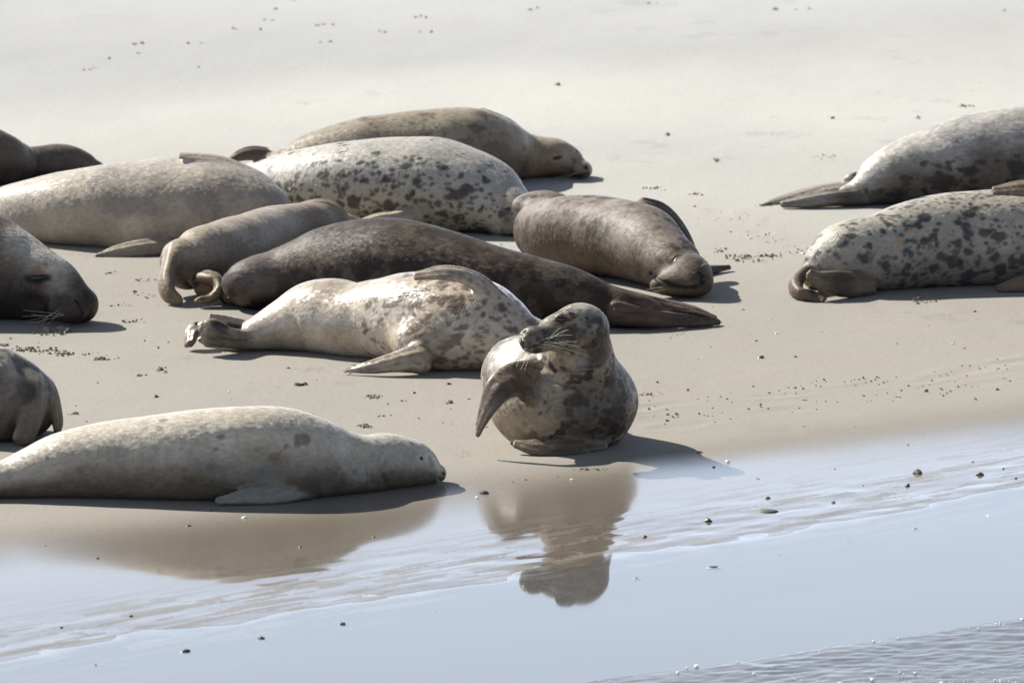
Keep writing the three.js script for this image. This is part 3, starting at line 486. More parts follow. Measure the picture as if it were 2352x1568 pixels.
// ---- brown seal facing the camera, head at the right
{
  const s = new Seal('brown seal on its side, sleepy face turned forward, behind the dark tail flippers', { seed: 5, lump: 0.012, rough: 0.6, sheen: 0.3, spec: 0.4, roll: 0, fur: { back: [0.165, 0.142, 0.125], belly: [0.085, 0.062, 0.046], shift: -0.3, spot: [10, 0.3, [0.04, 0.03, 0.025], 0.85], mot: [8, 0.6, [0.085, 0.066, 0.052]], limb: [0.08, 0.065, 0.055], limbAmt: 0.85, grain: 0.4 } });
  s.tube([s.pt(1252, 528, 604, 0.165), s.pt(1300, 537, 620, 0.2, 0.2), s.pt(1385, 543, 630, 0.215, 0.21), s.pt(1465, 556, 646, 0.21, 0.2), s.pt(1520, 590, 662, 0.165, 0.165), s.pt(1556, 618, 672, 0.14, 0.135), s.pt(1578, 632, 676, 0.12, 0.115)]);
  s.ball(1594, 634, 682, [0.085, 0.082, 0.085], { f: V(0.75, -0.3, 0.6), k: 0.08 }); s.ball(1604, 650, 686, [0.065, 0.062, 0.07], { f: V(0.75, -0.3, 0.6), k: 0.06 }); s.ball(1555, 590, 668, [0.08, 0.05, 0.06], { k: 0.07 }); s.ball(1545, 655, 684, [0.12, 0.06, 0.07], { k: 0.06 });
  s.ball(1245, 470, 590, [0.16, 0.07, 0.12], { k: 0.06 });
  s.flipper([s.pt(1478, 476, 636, 0.06, 0.04), s.pt(1520, 490, 634, 0.062, 0.03), s.pt(1556, 522, 634, 0.06, 0.024), s.pt(1582, 560, 638, 0.045, 0.02), s.pt(1592, 592, 644, 0.03, 0.016)], { up: V(0.65, 0.55, 0.55), k: 0.025 });
  s.flipper([s.pt(1585, 630, 640, 0.04, 0.03), s.pt(1635, 620, 628, 0.032, 0.02), s.pt(1674, 614, 622, 0.012, 0.01)], { up: V(0, 0.8, 0.5) });
  s.eye(1552, 596, 0.042, 0.014, 1.3, 0.25);
  s.groove([[1495, 628], [1515, 642], [1545, 654], [1575, 660], [1604, 658]], 0.007);
  s.groove([[1608, 628], [1614, 640], [1610, 652]], 0.006); s.eye(1617, 638, 0.034, 0.022, 1.2, 0.25); s.extras[1].name = 'nose';
  for (const [x, y, r, c, a] of [[1440, 520, 0.22, [0.34, 0.31, 0.27], 0.65], [1500, 560, 0.13, [0.27, 0.23, 0.18], 0.6], [1560, 615, 0.17, [0.075, 0.053, 0.037], 0.9], [1600, 620, 0.14, [0.05, 0.031, 0.021], 0.9], [1612, 650, 0.07, [0.05, 0.034, 0.025], 0.8], [1535, 640, 0.05, [0.03, 0.026, 0.022], 0.7], [1570, 655, 0.05, [0.03, 0.026, 0.022], 0.7], [1560, 655, 0.12, [0.14, 0.11, 0.07], 0.6], [1525, 625, 0.09, [0.22, 0.2, 0.17], 0.5], [1535, 583, 0.05, [0.22, 0.16, 0.1], 0.7], [1405, 463, 0.10, [0.38, 0.36, 0.34], 0.5], [1300, 600, 0.3, [0.15, 0.115, 0.09], 0.5]]) s.paint(x, y, r, c, a, 0.95);  // pale streak along the back is a painted highlight, the rest coat colour
  s.line([[1495, 628], [1515, 642], [1545, 654], [1575, 660], [1604, 657]], 0.022, [0.018, 0.013, 0.011], 0.85); s.line([[1606, 628], [1616, 640], [1610, 654]], 0.018, [0.014, 0.01, 0.008], 0.85); s.line([[1544, 603], [1552, 596], [1560, 588]], 0.024, [0.016, 0.012, 0.01], 0.8);
  s.whiskers(1530, 660, [[1485, 665, 0.0], [1492, 660, 0.0], [1500, 670, 0.0]], 0.02); s.whiskers(1615, 610, [[1630, 590, 0.0], [1622, 585, 0.0], [1640, 600, 0.0]], 0.02);
  s.build();
}
// ---- light grey spotted seal
{
  const s = new Seal('light grey seal with bold black spots just in front of the rearmost seal', { seed: 6, lump: 0.008, rough: 0.5, sheen: 0.5, fur: { back: [0.31, 0.305, 0.285], belly: [0.36, 0.33, 0.26], shift: -0.1, spot: [12.5, 0.68, [0.05, 0.043, 0.038], 0.92], gate: (t, d) => sstep(0.9, 0.35, d) * 0.9 + 0.12, limb: [0.45, 0.40, 0.33], limbAmt: 0.7, grain: 0.25 } });
  s.tube([[530, 404, 478], [560, 386, 492], [625, 361, 508], [722, 336, 524], [820, 320, 534], [918, 314, 540], [996, 316, 544], [1054, 331, 546], [1113, 362, 548], [1155, 402, 549], [1188, 436, 548], [1212, 462, 546]].map((a) => s.st(...a)));
  s.ball(1180, 492, 540, [0.12, 0.12, 0.13], { k: 0.05 });
  s.flipper([s.pt(960, 490, 530, 0.09, 0.07), s.pt(915, 503, 542, 0.06, 0.045), s.pt(870, 507, 548, 0.048, 0.034), s.pt(815, 518, 553, 0.024, 0.016)], { up: V(0, 0.8, 0.5) });
  s.eye(1166, 478, 0.034, 0.012, 0.2, 0.5);
  for (const [x, y, r, c, a] of [[1165, 505, 0.07, [0.11, 0.08, 0.06], 0.8], [1155, 465, 0.07, [0.34, 0.26, 0.18], 0.6], [1135, 520, 0.09, [0.5, 0.47, 0.4], 0.5]]) s.paint(x, y, r, c, a, 0.9);
  s.whiskers(1150, 520, [[1130, 535, 0.004], [1136, 542, 0.004], [1125, 528, 0.004], [1142, 546, 0.0]], 0.02);
  s.build();
}
// ---- big pale seal at the left
{
  const s = new Seal('big plain cream-grey seal at the left, resting on its side with a flipper on top', { seed: 7, lump: 0.012, rough: 0.5, sheen: 0.55, roll: -0.9, fur: { back: [0.34, 0.32, 0.285], belly: [0.35, 0.315, 0.255], mot: [4.2, 0.75, [0.20, 0.18, 0.165]], limb: [0.29, 0.245, 0.20], limbAmt: 0.5, grain: 0.3 } });
  s.tube([[-130, 478, 522], [-60, 452, 534], [0, 432, 548], [66, 410, 562], [148, 392, 572], [231, 380, 578], [313, 368, 582], [395, 361, 586], [480, 363, 590], [545, 379, 592], [595, 415, 593], [632, 450, 592], [668, 482, 590]].map((a) => s.st(...a)));
  s.ball(340, 545, 570, [0.16, 0.12, 0.08], { k: 0.14 });
  s.flipper([s.pt(552, 398, 570, 0.05, 0.04), s.pt(505, 371, 569, 0.046, 0.026), s.pt(455, 361, 569, 0.038, 0.017), s.pt(412, 357, 569, 0.03, 0.012)], { up: V(0, 0.9, 0.4) });
  const fl1 = s.flipper([s.pt(385, 568, 584, 0.06, 0.05), s.pt(325, 573, 588, 0.055, 0.034), s.pt(265, 580, 589, 0.04, 0.024), s.pt(220, 587, 590, 0.016, 0.011)], { up: V(0, 0.7, 0.7) });
  s.claws(fl1);
  s.paint(310, 535, 0.16, [0.5, 0.46, 0.38], 0.6, 0.9); s.paint(120, 560, 0.2, [0.28, 0.23, 0.18], 0.5, 0.9); s.paint(240, 560, 0.2, [0.30, 0.25, 0.18], 0.5, 0.9); s.paint(62, 435, 0.03, [0.18, 0.12, 0.1], 0.6);
  s.build();
}
// ---- small grey-brown seal with curled tail flippers
{
  const s = new Seal('small fawn seal with hind flippers curled towards us beside the big cream-grey seal', { seed: 8, lump: 0.010, rough: 0.5, sheen: 0.6, fur: { back: [0.28, 0.24, 0.19], belly: [0.10, 0.083, 0.066], shift: -0.5, mot: [6, 0.4, [0.15, 0.125, 0.10]], limb: [0.21, 0.165, 0.12], limbAmt: 0.7, grain: 0.5 } });
  s.tube([s.pt(428, 604, 680, 0.135), s.pt(458, 595, 676, 0.165), s.pt(505, 582, 664, 0.172, 0.168), s.pt(565, 562, 642, 0.168, 0.163), s.pt(640, 537, 612, 0.152), s.pt(712, 526, 598, 0.14), s.pt(775, 528, 588, 0.10), s.pt(822, 540, 584, 0.085)]);
  s.flipper([s.pt(780, 505, 592, 0.05, 0.045), s.pt(762, 482, 592, 0.055, 0.035), s.pt(735, 474, 594, 0.055, 0.03), s.pt(706, 480, 598, 0.045, 0.026), s.pt(686, 496, 602, 0.02, 0.014)], { up: V(0.1, 0.85, 0.5) });
  s.flipper([s.pt(404, 585, 682, 0.07, 0.055), s.pt(386, 622, 690, 0.065, 0.04), s.pt(382, 655, 697, 0.06, 0.04), s.pt(390, 677, 701, 0.05, 0.03), s.pt(412, 690, 704, 0.03, 0.016)], { up: V(-1, 0.1, 0.45), k: 0.04 });
  s.flipper([s.pt(456, 640, 688, 0.06, 0.036), s.pt(482, 636, 695, 0.06, 0.032), s.pt(502, 652, 700, 0.055, 0.03), s.pt(499, 672, 704, 0.05, 0.026), s.pt(480, 686, 706, 0.045, 0.02), s.pt(450, 688, 707, 0.028, 0.012)].map((q, i) => ({ ...q, up: [V(0, 1, 0.35), V(0.3, 0.9, 0.35), V(1, 0.2, 0.35), V(0.8, -0.6, 0.35), V(0.1, -1, 0.35), V(-0.1, -1, 0.3)][i] })), { k: 0.02 });
  s.ball(470, 660, 690, [0.06, 0.055, 0.035], { id: 1, k: 0.02 });
  s.ball(432, 668, 708, [0.05, 0.06, 0.07], { cut: true, k: 0.03 });
  s.line([[445, 640], [440, 668], [450, 688]], 0.035, [0.02, 0.015, 0.011], 0.9);  // hollow between the curled flippers darkened with painted shade, here and below
  for (const [x, y, r, c, a] of [[465, 555, 0.2, [0.36, 0.33, 0.28], 0.4], [430, 650, 0.06, [0.03, 0.024, 0.02], 0.9], [440, 672, 0.05, [0.03, 0.02, 0.016], 0.8], [474, 662, 0.05, [0.30, 0.225, 0.135], 0.8], [465, 682, 0.035, [0.06, 0.04, 0.024], 0.8], [720, 478, 0.06, [0.17, 0.11, 0.07], 0.8], [415, 640, 0.05, [0.05, 0.04, 0.03], 0.7], [540, 525, 0.12, [0.40, 0.36, 0.31], 0.6], [640, 485, 0.2, [0.38, 0.34, 0.28], 0.5]]) s.paint(x, y, r, c, a, 0.9);
  s.build('grey_seal', 0.0065);
}
// ---- big dark head at the left edge
{
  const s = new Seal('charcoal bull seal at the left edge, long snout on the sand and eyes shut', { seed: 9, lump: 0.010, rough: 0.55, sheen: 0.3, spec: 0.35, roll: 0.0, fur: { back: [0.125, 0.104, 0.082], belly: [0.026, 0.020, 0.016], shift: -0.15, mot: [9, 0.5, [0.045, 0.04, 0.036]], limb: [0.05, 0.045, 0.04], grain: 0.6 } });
  s.tube([[-230, 445, 744, { w: 0.95 }], [-100, 455, 745, { w: 0.95 }], [-30, 487, 745, { w: 0.9 }], [20, 520, 745, { w: 0.82 }], [62, 549, 745, { w: 0.78 }], [100, 575, 746, { w: 0.75 }], [135, 600, 746, { w: 0.72 }], [162, 634, 746, { w: 0.75 }], [184, 662, 744, { w: 0.85 }]].map((a) => s.st(...a)));
  s.ball(186, 698, 742, [0.07, 0.078, 0.075], { f: V(0.8, -0.5, 0.2), k: 0.06 });
  s.ball(150, 712, 748, [0.10, 0.06, 0.06], { f: V(0.9, -0.3, 0.1), k: 0.04 });
  s.ball(90, 612, 738, [0.10, 0.035, 0.05], { f: V(1, -0.2, 0), k: 0.07 });
  s.ball(88, 660, 738, [0.10, 0.06, 0.06], { k: 0.09 });
  s.eye(88, 637, 0.085, 0.028, 0.12, 0.45);
  s.eye(164, 604, 0.05, 0.02, -0.85, 0.3);
  s.eye(196, 672, 0.05, 0.02, -0.7, 0.3); s.extras[2].name = 'nostril';
  s.groove([[172, 690], [182, 706], [190, 722]], 0.006); s.groove([[180, 735], [150, 737], [120, 733]], 0.005);
  for (const [x, y, d] of [[40, 640, 14], [48, 632, 16], [56, 650, 14], [30, 655, 16]]) s.groove([[x, y - d], [x - 5, y], [x - 8, y + d]], 0.004, 0.012);
  for (const [x, y, r, c, a] of [[60, 560, 0.20, [0.5, 0.49, 0.45], 1], [125, 600, 0.17, [0.5, 0.48, 0.43], 1], [125, 650, 0.13, [0.20, 0.19, 0.17], 0.85], [88, 626, 0.06, [0.17, 0.09, 0.055], 0.8], [88, 655, 0.07, [0.06, 0.035, 0.026], 0.7], [103, 608, 0.025, [0.14, 0.10, 0.07], 0.7], [205, 690, 0.12, [0.022, 0.018, 0.016], 0.9], [145, 720, 0.10, [0.05, 0.035, 0.03], 0.7], [175, 650, 0.09, [0.07, 0.055, 0.048], 0.7], [20, 600, 0.2, [0.10, 0.085, 0.068], 0.6], [30, 690, 0.25, [0.025, 0.023, 0.022], 0.7]]) s.paint(x, y, r, c, a, 0.9);  // pale forehead patches are sunlight painted into the coat
  s.line([[60, 640], [88, 643], [116, 636]], 0.03, [0.015, 0.012, 0.01], 0.8); s.line([[172, 690], [182, 706], [190, 722]], 0.016, [0.01, 0.008, 0.007], 0.8); s.paint(164, 604, 0.04, [0.03, 0.025, 0.022], 0.8);
  s.dent(60, 690, [0.12, 0.05, 0.05], 0.012, 0.04);
  s.whiskers(130, 715, [[50, 726, -0.004], [58, 738, -0.004], [66, 742, -0.006], [84, 742, -0.004], [52, 712, 0.0], [96, 744, -0.003], [108, 744, -0.003], [70, 722, -0.003]], 0.05);
  s.build();
}
// ---- far left, seen from behind the big pale one
{
  const s = new Seal('dark brown seal at the upper left edge, back of its head showing', { seed: 10, rough: 0.5, sheen: 0.6, fur: { back: [0.10, 0.083, 0.068], belly: [0.03, 0.024, 0.02], shift: 0, mot: [8, 0.6, [0.06, 0.048, 0.042]], limb: [0.05, 0.045, 0.04], grain: 0.5 } });
  s.tube([[-260, 300, 440], [-140, 280, 440], [-50, 282, 438], [0, 302, 434], [32, 322, 428], [60, 336, 422], [95, 334, 420], [132, 330, 418], [165, 335, 416], [197, 351, 414], [218, 368, 412]].map((a) => s.st(...a)));
  s.build('grey_seal', 0.009);
}
// ---- rearmost seal
{
  const s = new Seal('rearmost seal, tan with brown flecks, dozing face and black nose turned to us', { seed: 11, lump: 0.010, rough: 0.5, sheen: 0.5, fur: { back: [0.235, 0.21, 0.165], belly: [0.10, 0.08, 0.06], shift: 0.0, spot: [7, 0.42, [0.12, 0.085, 0.065], 0.75], gate: (t, d) => 1 - 0.7 * sstep(0.68, 0.78, t), mot: [5, 0.4, [0.22, 0.185, 0.14]], limb: [0.10, 0.075, 0.06], limbAmt: 0.85, grain: 0.35 } });
  s.tube([[545, 382, 424], [600, 362, 430], [644, 344, 434], [683, 321, 436], [742, 295, 438], [820, 272, 440], [879, 264, 440], [957, 253, 440], [1035, 246, 440], [1085, 248, 438], [1128, 263, 432], [1165, 281, 424], [1205, 304, 418], [1240, 312, 414], [1270, 317, 413], [1298, 332, 413], [1325, 356, 413], [1340, 370, 411]].map((a) => s.st(...a)));
  s.ball(1265, 360, 408, [0.12, 0.10, 0.11], { k: 0.05 }); s.ball(1335, 390, 412, [0.06, 0.048, 0.055], { f: V(0.8, -0.2, 0.5), k: 0.03 });
  s.flipper([s.pt(610, 356, 424, 0.05, 0.03), s.pt(575, 352, 426, 0.05, 0.022), s.pt(548, 358, 428, 0.04, 0.02), s.pt(522, 371, 430, 0.02, 0.014)], { up: V(0, 0.8, 0.6) });
  s.flipper([s.pt(1110, 262, 415, 0.06, 0.03), s.pt(1160, 276, 408, 0.05, 0.02), s.pt(1195, 298, 404, 0.02, 0.012)], { up: V(0.4, 0.8, -0.3) });
  s.eye(1281, 362, 0.04, 0.014, 0.25, 0.5); s.eye(1326, 347, 0.018, 0.016, -0.8, 0.4);
  s.eye(1347, 383, 0.032, 0.03, 0, 0.35); s.extras[2].name = 'nose';
  s.groove([[1350, 398], [1335, 403], [1318, 402]], 0.004);
  for (const [x, y, r, c, a] of [[1270, 345, 0.17, [0.24, 0.20, 0.145], 0.7], [1250, 385, 0.15, [0.25, 0.185, 0.12], 0.7], [1345, 395, 0.06, [0.10, 0.085, 0.07], 0.6], [1150, 360, 0.2, [0.10, 0.08, 0.065], 0.6], [1090, 345, 0.15, [0.12, 0.09, 0.07], 0.5], [1190, 310, 0.1, [0.2, 0.19, 0.18], 0.5]]) s.paint(x, y, r, c, a, 0.9);
  s.line([[1352, 397], [1335, 402], [1315, 401]], 0.014, [0.03, 0.022, 0.016], 0.8); s.line([[1272, 364], [1281, 362], [1290, 360]], 0.012, [0.03, 0.024, 0.018], 0.8);
  s.whiskers(1325, 402, [[1285, 411, 0.0], [1294, 414, 0.0], [1304, 416, 0.0], [1276, 408, 0.002]], 0.03);
  s.build();
}
// ---- two seals at the right edge
{
  const s = new Seal('dark grey seal at the upper right edge, tail flippers stretched flat to the left', { seed: 12, lump: 0.008, rough: 0.5, sheen: 0.7, fur: { back: [0.33, 0.325, 0.31], belly: [0.085, 0.075, 0.065], shift: -0.35, spot: [8.5, 0.7, [0.022, 0.02, 0.019], 0.92], gate: (t, d) => sstep(0.55, -0.1, d), mot: [7, 0.4, [0.07, 0.068, 0.066]], limb: [0.17, 0.145, 0.115], limbAmt: 0.6, grain: 0.55 } });
  s.tube([[1950, 422, 475], [1985, 396, 477], [2024, 354, 479], [2077, 320, 480], [2146, 293, 481], [2198, 273, 482], [2285, 251, 482], [2352, 240, 482], [2440, 234, 482], [2540, 252, 480], [2620, 300, 476]].map((a) => s.st(...a)));
  s.flipper([s.pt(1985, 436, 462, 0.05, 0.04), s.pt(1920, 434, 460, 0.06, 0.035), s.pt(1860, 444, 460, 0.06, 0.026), s.pt(1800, 461, 464, 0.05, 0.018), s.pt(1748, 474, 472, 0.022, 0.012)], { up: V(0, 1, 0.3) });
  s.flipper([s.pt(1985, 455, 472, 0.05, 0.045), s.pt(1920, 456, 474, 0.05, 0.042), s.pt(1860, 463, 476, 0.045, 0.03), s.pt(1800, 470, 477, 0.025, 0.018)], { up: V(0, 0.8, 0.6) });
  s.ball(1958, 408, 455, [0.05, 0.03, 0.03], { f: V(1, 0.4, 0), k: 0.02 });
  s.paint(1950, 450, 0.14, [0.05, 0.042, 0.035], 0.7, 0.9);
  s.build();
}
{
  const s = new Seal('grey seal with blue-black spots at the right edge, hind flippers folded towards us', { seed: 13, lump: 0.008, rough: 0.5, sheen: 0.5, fur: { back: [0.30, 0.29, 0.25], belly: [0.19, 0.182, 0.16], shift: 0, spot: [12.5, 0.62, [0.045, 0.044, 0.05], 0.9], gate: (t, d) => 0.75 + 0.25 * sstep(0.6, 0, d), mot: [5, 0.25, [0.22, 0.2, 0.17]], limb: [0.13, 0.10, 0.068], limbAmt: 0.85, grain: 0.35 } });
  s.tube([[1878, 596, 668], [1900, 552, 676], [1932, 514, 680], [1972, 500, 680], [2024, 491, 677], [2077, 470, 674], [2146, 450, 671], [2233, 438, 668], [2300, 433, 667], [2352, 428, 666], [2430, 424, 664], [2510, 442, 662], [2590, 490, 658]].map((a) => s.st(...a)));
  s.flipper([s.pt(1880, 606, 664, 0.06, 0.04), s.pt(1842, 632, 672, 0.055, 0.03), s.pt(1828, 660, 682, 0.055, 0.034), s.pt(1846, 680, 690, 0.05, 0.026), s.pt(1894, 688, 694, 0.03, 0.016)].map((q, i) => ({ ...q, up: [V(-0.5, 1, 0), V(-1, 0.6, 0.2), V(-1, 0, 0.3), V(-0.3, -0.6, 0.8), V(0, 1, 0.5)][i] })), { k: 0.02 });
  s.flipper([s.pt(1990, 655, 676, 0.075, 0.06), s.pt(1930, 652, 686, 0.07, 0.045), s.pt(1885, 644, 688, 0.05, 0.03), s.pt(1862, 632, 688, 0.03, 0.02)], { up: V(0, 0.45, 0.9), k: 0.045 });
  s.flipper([s.pt(2400, 652, 670, 0.06, 0.04), s.pt(2340, 655, 671, 0.05, 0.03), s.pt(2292, 663, 672, 0.025, 0.016)], { up: V(0, 0.5, 0.8) });
  s.flipper([s.pt(2400, 434, 655, 0.06, 0.035), s.pt(2340, 432, 656, 0.055, 0.026), s.pt(2286, 438, 656, 0.03, 0.016)], { up: V(0, 0.8, 0.55) });
  for (const [x, y, r, c, a] of [[1852, 650, 0.06, [0.30, 0.23, 0.14], 0.7], [1935, 655, 0.13, [0.035, 0.027, 0.019], 0.85], [1868, 668, 0.035, [0.04, 0.025, 0.018], 0.9], [2064, 553, 0.035, [0.32, 0.21, 0.10], 0.8], [2092, 528, 0.03, [0.34, 0.25, 0.14], 0.7], [1905, 615, 0.1, [0.34, 0.32, 0.27], 0.6]]) s.paint(x, y, r, c, a, 0.9);
  s.build();
}
// ---- lower left edge
{
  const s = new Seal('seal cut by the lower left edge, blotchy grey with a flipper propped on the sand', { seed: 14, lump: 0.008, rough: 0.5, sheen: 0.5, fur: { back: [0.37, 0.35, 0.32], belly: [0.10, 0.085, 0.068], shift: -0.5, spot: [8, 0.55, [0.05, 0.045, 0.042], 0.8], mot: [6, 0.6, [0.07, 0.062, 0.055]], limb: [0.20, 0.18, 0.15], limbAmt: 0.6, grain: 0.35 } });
  s.tube([[-220, 800, 1012], [-120, 786, 1018], [-50, 790, 1024], [0, 809, 1026], [36, 832, 1016]].map((a) => s.st(...a)));
  s.tube([s.pt(0, 880, 1008, 0.15), s.pt(60, 888, 1006, 0.085), s.pt(92, 898, 1006, 0.055)], { k: 0.08 });
  s.flipper([s.pt(70, 880, 1004, 0.055, 0.04), s.pt(105, 898, 1004, 0.06, 0.03), s.pt(124, 935, 1004, 0.055, 0.024), s.pt(132, 975, 1004, 0.045, 0.018), s.pt(129, 998, 1004, 0.025, 0.013)].map((q, i) => ({ ...q, up: [V(0.2, 1, 0), V(0.8, 0.8, 0), V(1, 0.2, 0.3), V(1, 0, 0.4), V(1, 0, 0.4)][i] })), { k: 0.03 });
  s.flipper([s.pt(82, 868, 1012, 0.03, 0.02), s.pt(84, 910, 1016, 0.06, 0.03), s.pt(70, 960, 1020, 0.07, 0.035), s.pt(50, 1010, 1024, 0.06, 0.03)].map((q) => ({ ...q, up: V(0.9, 0.2, 0.6) })), { k: 0.02 });
  s.paint(70, 858, 0.05, [0.5, 0.42, 0.32], 0.8); s.paint(60, 900, 0.08, [0.04, 0.036, 0.033], 0.9); s.paint(0, 905, 0.2, [0.14, 0.13, 0.12], 0.5, 0.9);
  s.build();
}
// ---------------------------------------------------------------- crumbs of sand, stones, shells, weed, beads for sun glints
const std = (name, r, g, b, rough) => new THREE.MeshStandardMaterial({ name, color: new THREE.Color().setRGB(r, g, b), roughness: rough });
function lump(seed, sx, sy, sz, detail = 2, rough = 0.35) {             // an uneven little stone
  const g = new THREE.IcosahedronGeometry(1, detail), p = g.attributes.position;
  for (let i = 0; i < p.count; i++) { const x = p.getX(i), y = p.getY(i), z = p.getZ(i), k = 1 + rough * (noise(x * 1.6 + seed * 9, y * 1.6, z * 1.6) - 0.5) + rough * 0.6 * (noise(x * 4 + seed, y * 4, z * 4) - 0.5); p.setXYZ(i, x * k * sx, y * k * sy, z * k * sz); }
  g.computeVertexNormals(); return g;
}
const groundAt = (px, py) => { const p = onGround(px, py, 0); p.y = sandHeight(p.x, p.z); return p; };
{
  const rnd = rng(77), gauss = () => (rnd() + rnd() + rnd() - 1.5) / 0.9, lists = { damp: [], dark: [] };
  const heap = (list, px, py, sx, sy, n, r) => { for (let i = 0; i < n; i++) { const k = r * (0.25 + 0.75 * rnd() * rnd()); list.push([px + sx * gauss(), py + sy * gauss(), k]); } };
  for (const [x, y, sx, sy, n, r] of [[60, 802, 34, 5, 26, 0.017], [110, 806, 40, 6, 24, 0.014], [165, 812, 55, 5, 28, 0.012], [240, 825, 25, 3, 14, 0.014], [135, 758, 22, 4, 26, 0.022], [110, 766, 40, 4, 16, 0.012], [370, 850, 12, 5, 14, 0.013], [320, 862, 10, 3, 6, 0.012], [860, 910, 26, 5, 30, 0.012], [925, 920, 12, 2, 6, 0.01], [1030, 925, 9, 2, 9, 0.013], [170, 951, 12, 2, 8, 0.016], [1475, 905, 50, 5, 26, 0.011], [1420, 897, 26, 3, 12, 0.01], [1700, 590, 36, 7, 40, 0.011], [1770, 588, 28, 6, 26, 0.012], [1735, 598, 50, 4, 26, 0.010], [1650, 575, 16, 6, 14, 0.012], [2108, 688, 10, 9, 30, 0.014], [2135, 690, 30, 8, 16, 0.009], [1605, 446, 18, 3, 12, 0.010], [1500, 432, 26, 4, 14, 0.010], [1207, 414, 12, 3, 14, 0.014], [1285, 416, 30, 3, 8, 0.009], [1533, 310, 7, 3, 9, 0.013], [1646, 368, 5, 4, 9, 0.016], [2215, 245, 20, 3, 16, 0.014], [2106, 272, 6, 3, 6, 0.014], [1890, 358, 34, 5, 16, 0.008], [1850, 575, 70, 12, 30, 0.008], [1750, 540, 60, 18, 26, 0.008], [300, 735, 40, 4, 14, 0.010], [250, 628, 14, 3, 10, 0.011], [330, 645, 26, 4, 12, 0.009], [330, 678, 30, 6, 16, 0.010], [1350, 1078, 40, 3, 34, 0.008], [480, 1168, 26, 3, 18, 0.008], [270, 700, 26, 4, 12, 0.009], [880, 955, 16, 2, 8, 0.010], [1560, 770, 20, 8, 12, 0.008], [1750, 470, 20, 3, 8, 0.010], [1690, 500, 80, 14, 24, 0.007]]) heap(lists.damp, x, y, sx, sy, n, r);
  for (let i = 0; i < 120; i++) { const t = rnd(); lists.damp.push([mix(1480, 2400, t), mix(935, 828, t) + 16 * gauss() + (rnd() < 0.4 ? 40 : 0), 0.0035 + 0.005 * rnd() * rnd()]); }   // crumbs along the old tide line
  for (let i = 0; i < 130; i++) { const y = 430 + 720 * rnd(); lists.damp.push([2500 * rnd() - 60, y, 0.003 + 0.006 * Math.pow(rnd(), 3)]); }
  for (const [x, y] of [[540, 75], [533, 73], [595, 76], [740, 64], [728, 66], [762, 64], [966, 44], [955, 48], [978, 48], [962, 80], [990, 80], [1235, 25], [1215, 29], [1490, 11], [1510, 12], [632, 28], [607, 53], [625, 54], [310, 105], [325, 103], [432, 104], [462, 104], [205, 162], [216, 159], [190, 163], [675, 2], [735, 104], [755, 104], [870, 80], [885, 82], [1780, 28], [1830, 28], [1860, 26], [2307, 30], [455, 162], [1280, 204], [250, 138], [318, 126], [1915, 274]]) heap(lists.dark, x, y, 4, 1.0, 4, 0.012);
  const geos = [0, 1, 2, 3].map((i) => lump(i + 1, 1, 0.7, 1, 1, 0.9));
  for (const [key, name, mat, label] of [['damp', 'sand_crumbs', std('damp sand', 0.215, 0.188, 0.15, 0.95), 'scattered crumbs and clods of damp sand kicked up round the seals'], ['dark', 'track_crumbs', std('dark scuffed sand', 0.22, 0.215, 0.155, 0.95), 'faint dark tracks and scuffs on the pale sand at the back']]) {
    const all = [], m = new THREE.Matrix4(), e = new THREE.Euler(), q = new THREE.Quaternion();
    for (const [px, py, r] of lists[key]) { const p = groundAt(px, py); e.set(rnd() * 6, rnd() * 6, rnd() * 6); q.setFromEuler(e); m.compose(p.add(V(0, r * 0.2, 0)), q, V(r * (0.7 + rnd() * 0.7), r, r * (0.7 + rnd() * 0.7))); all.push(geos[fl(rnd() * 4)].clone().applyMatrix4(m)); }
    put(name, mergeGeometries(all), mat).userData = { kind: 'stuff', label };
  }
}
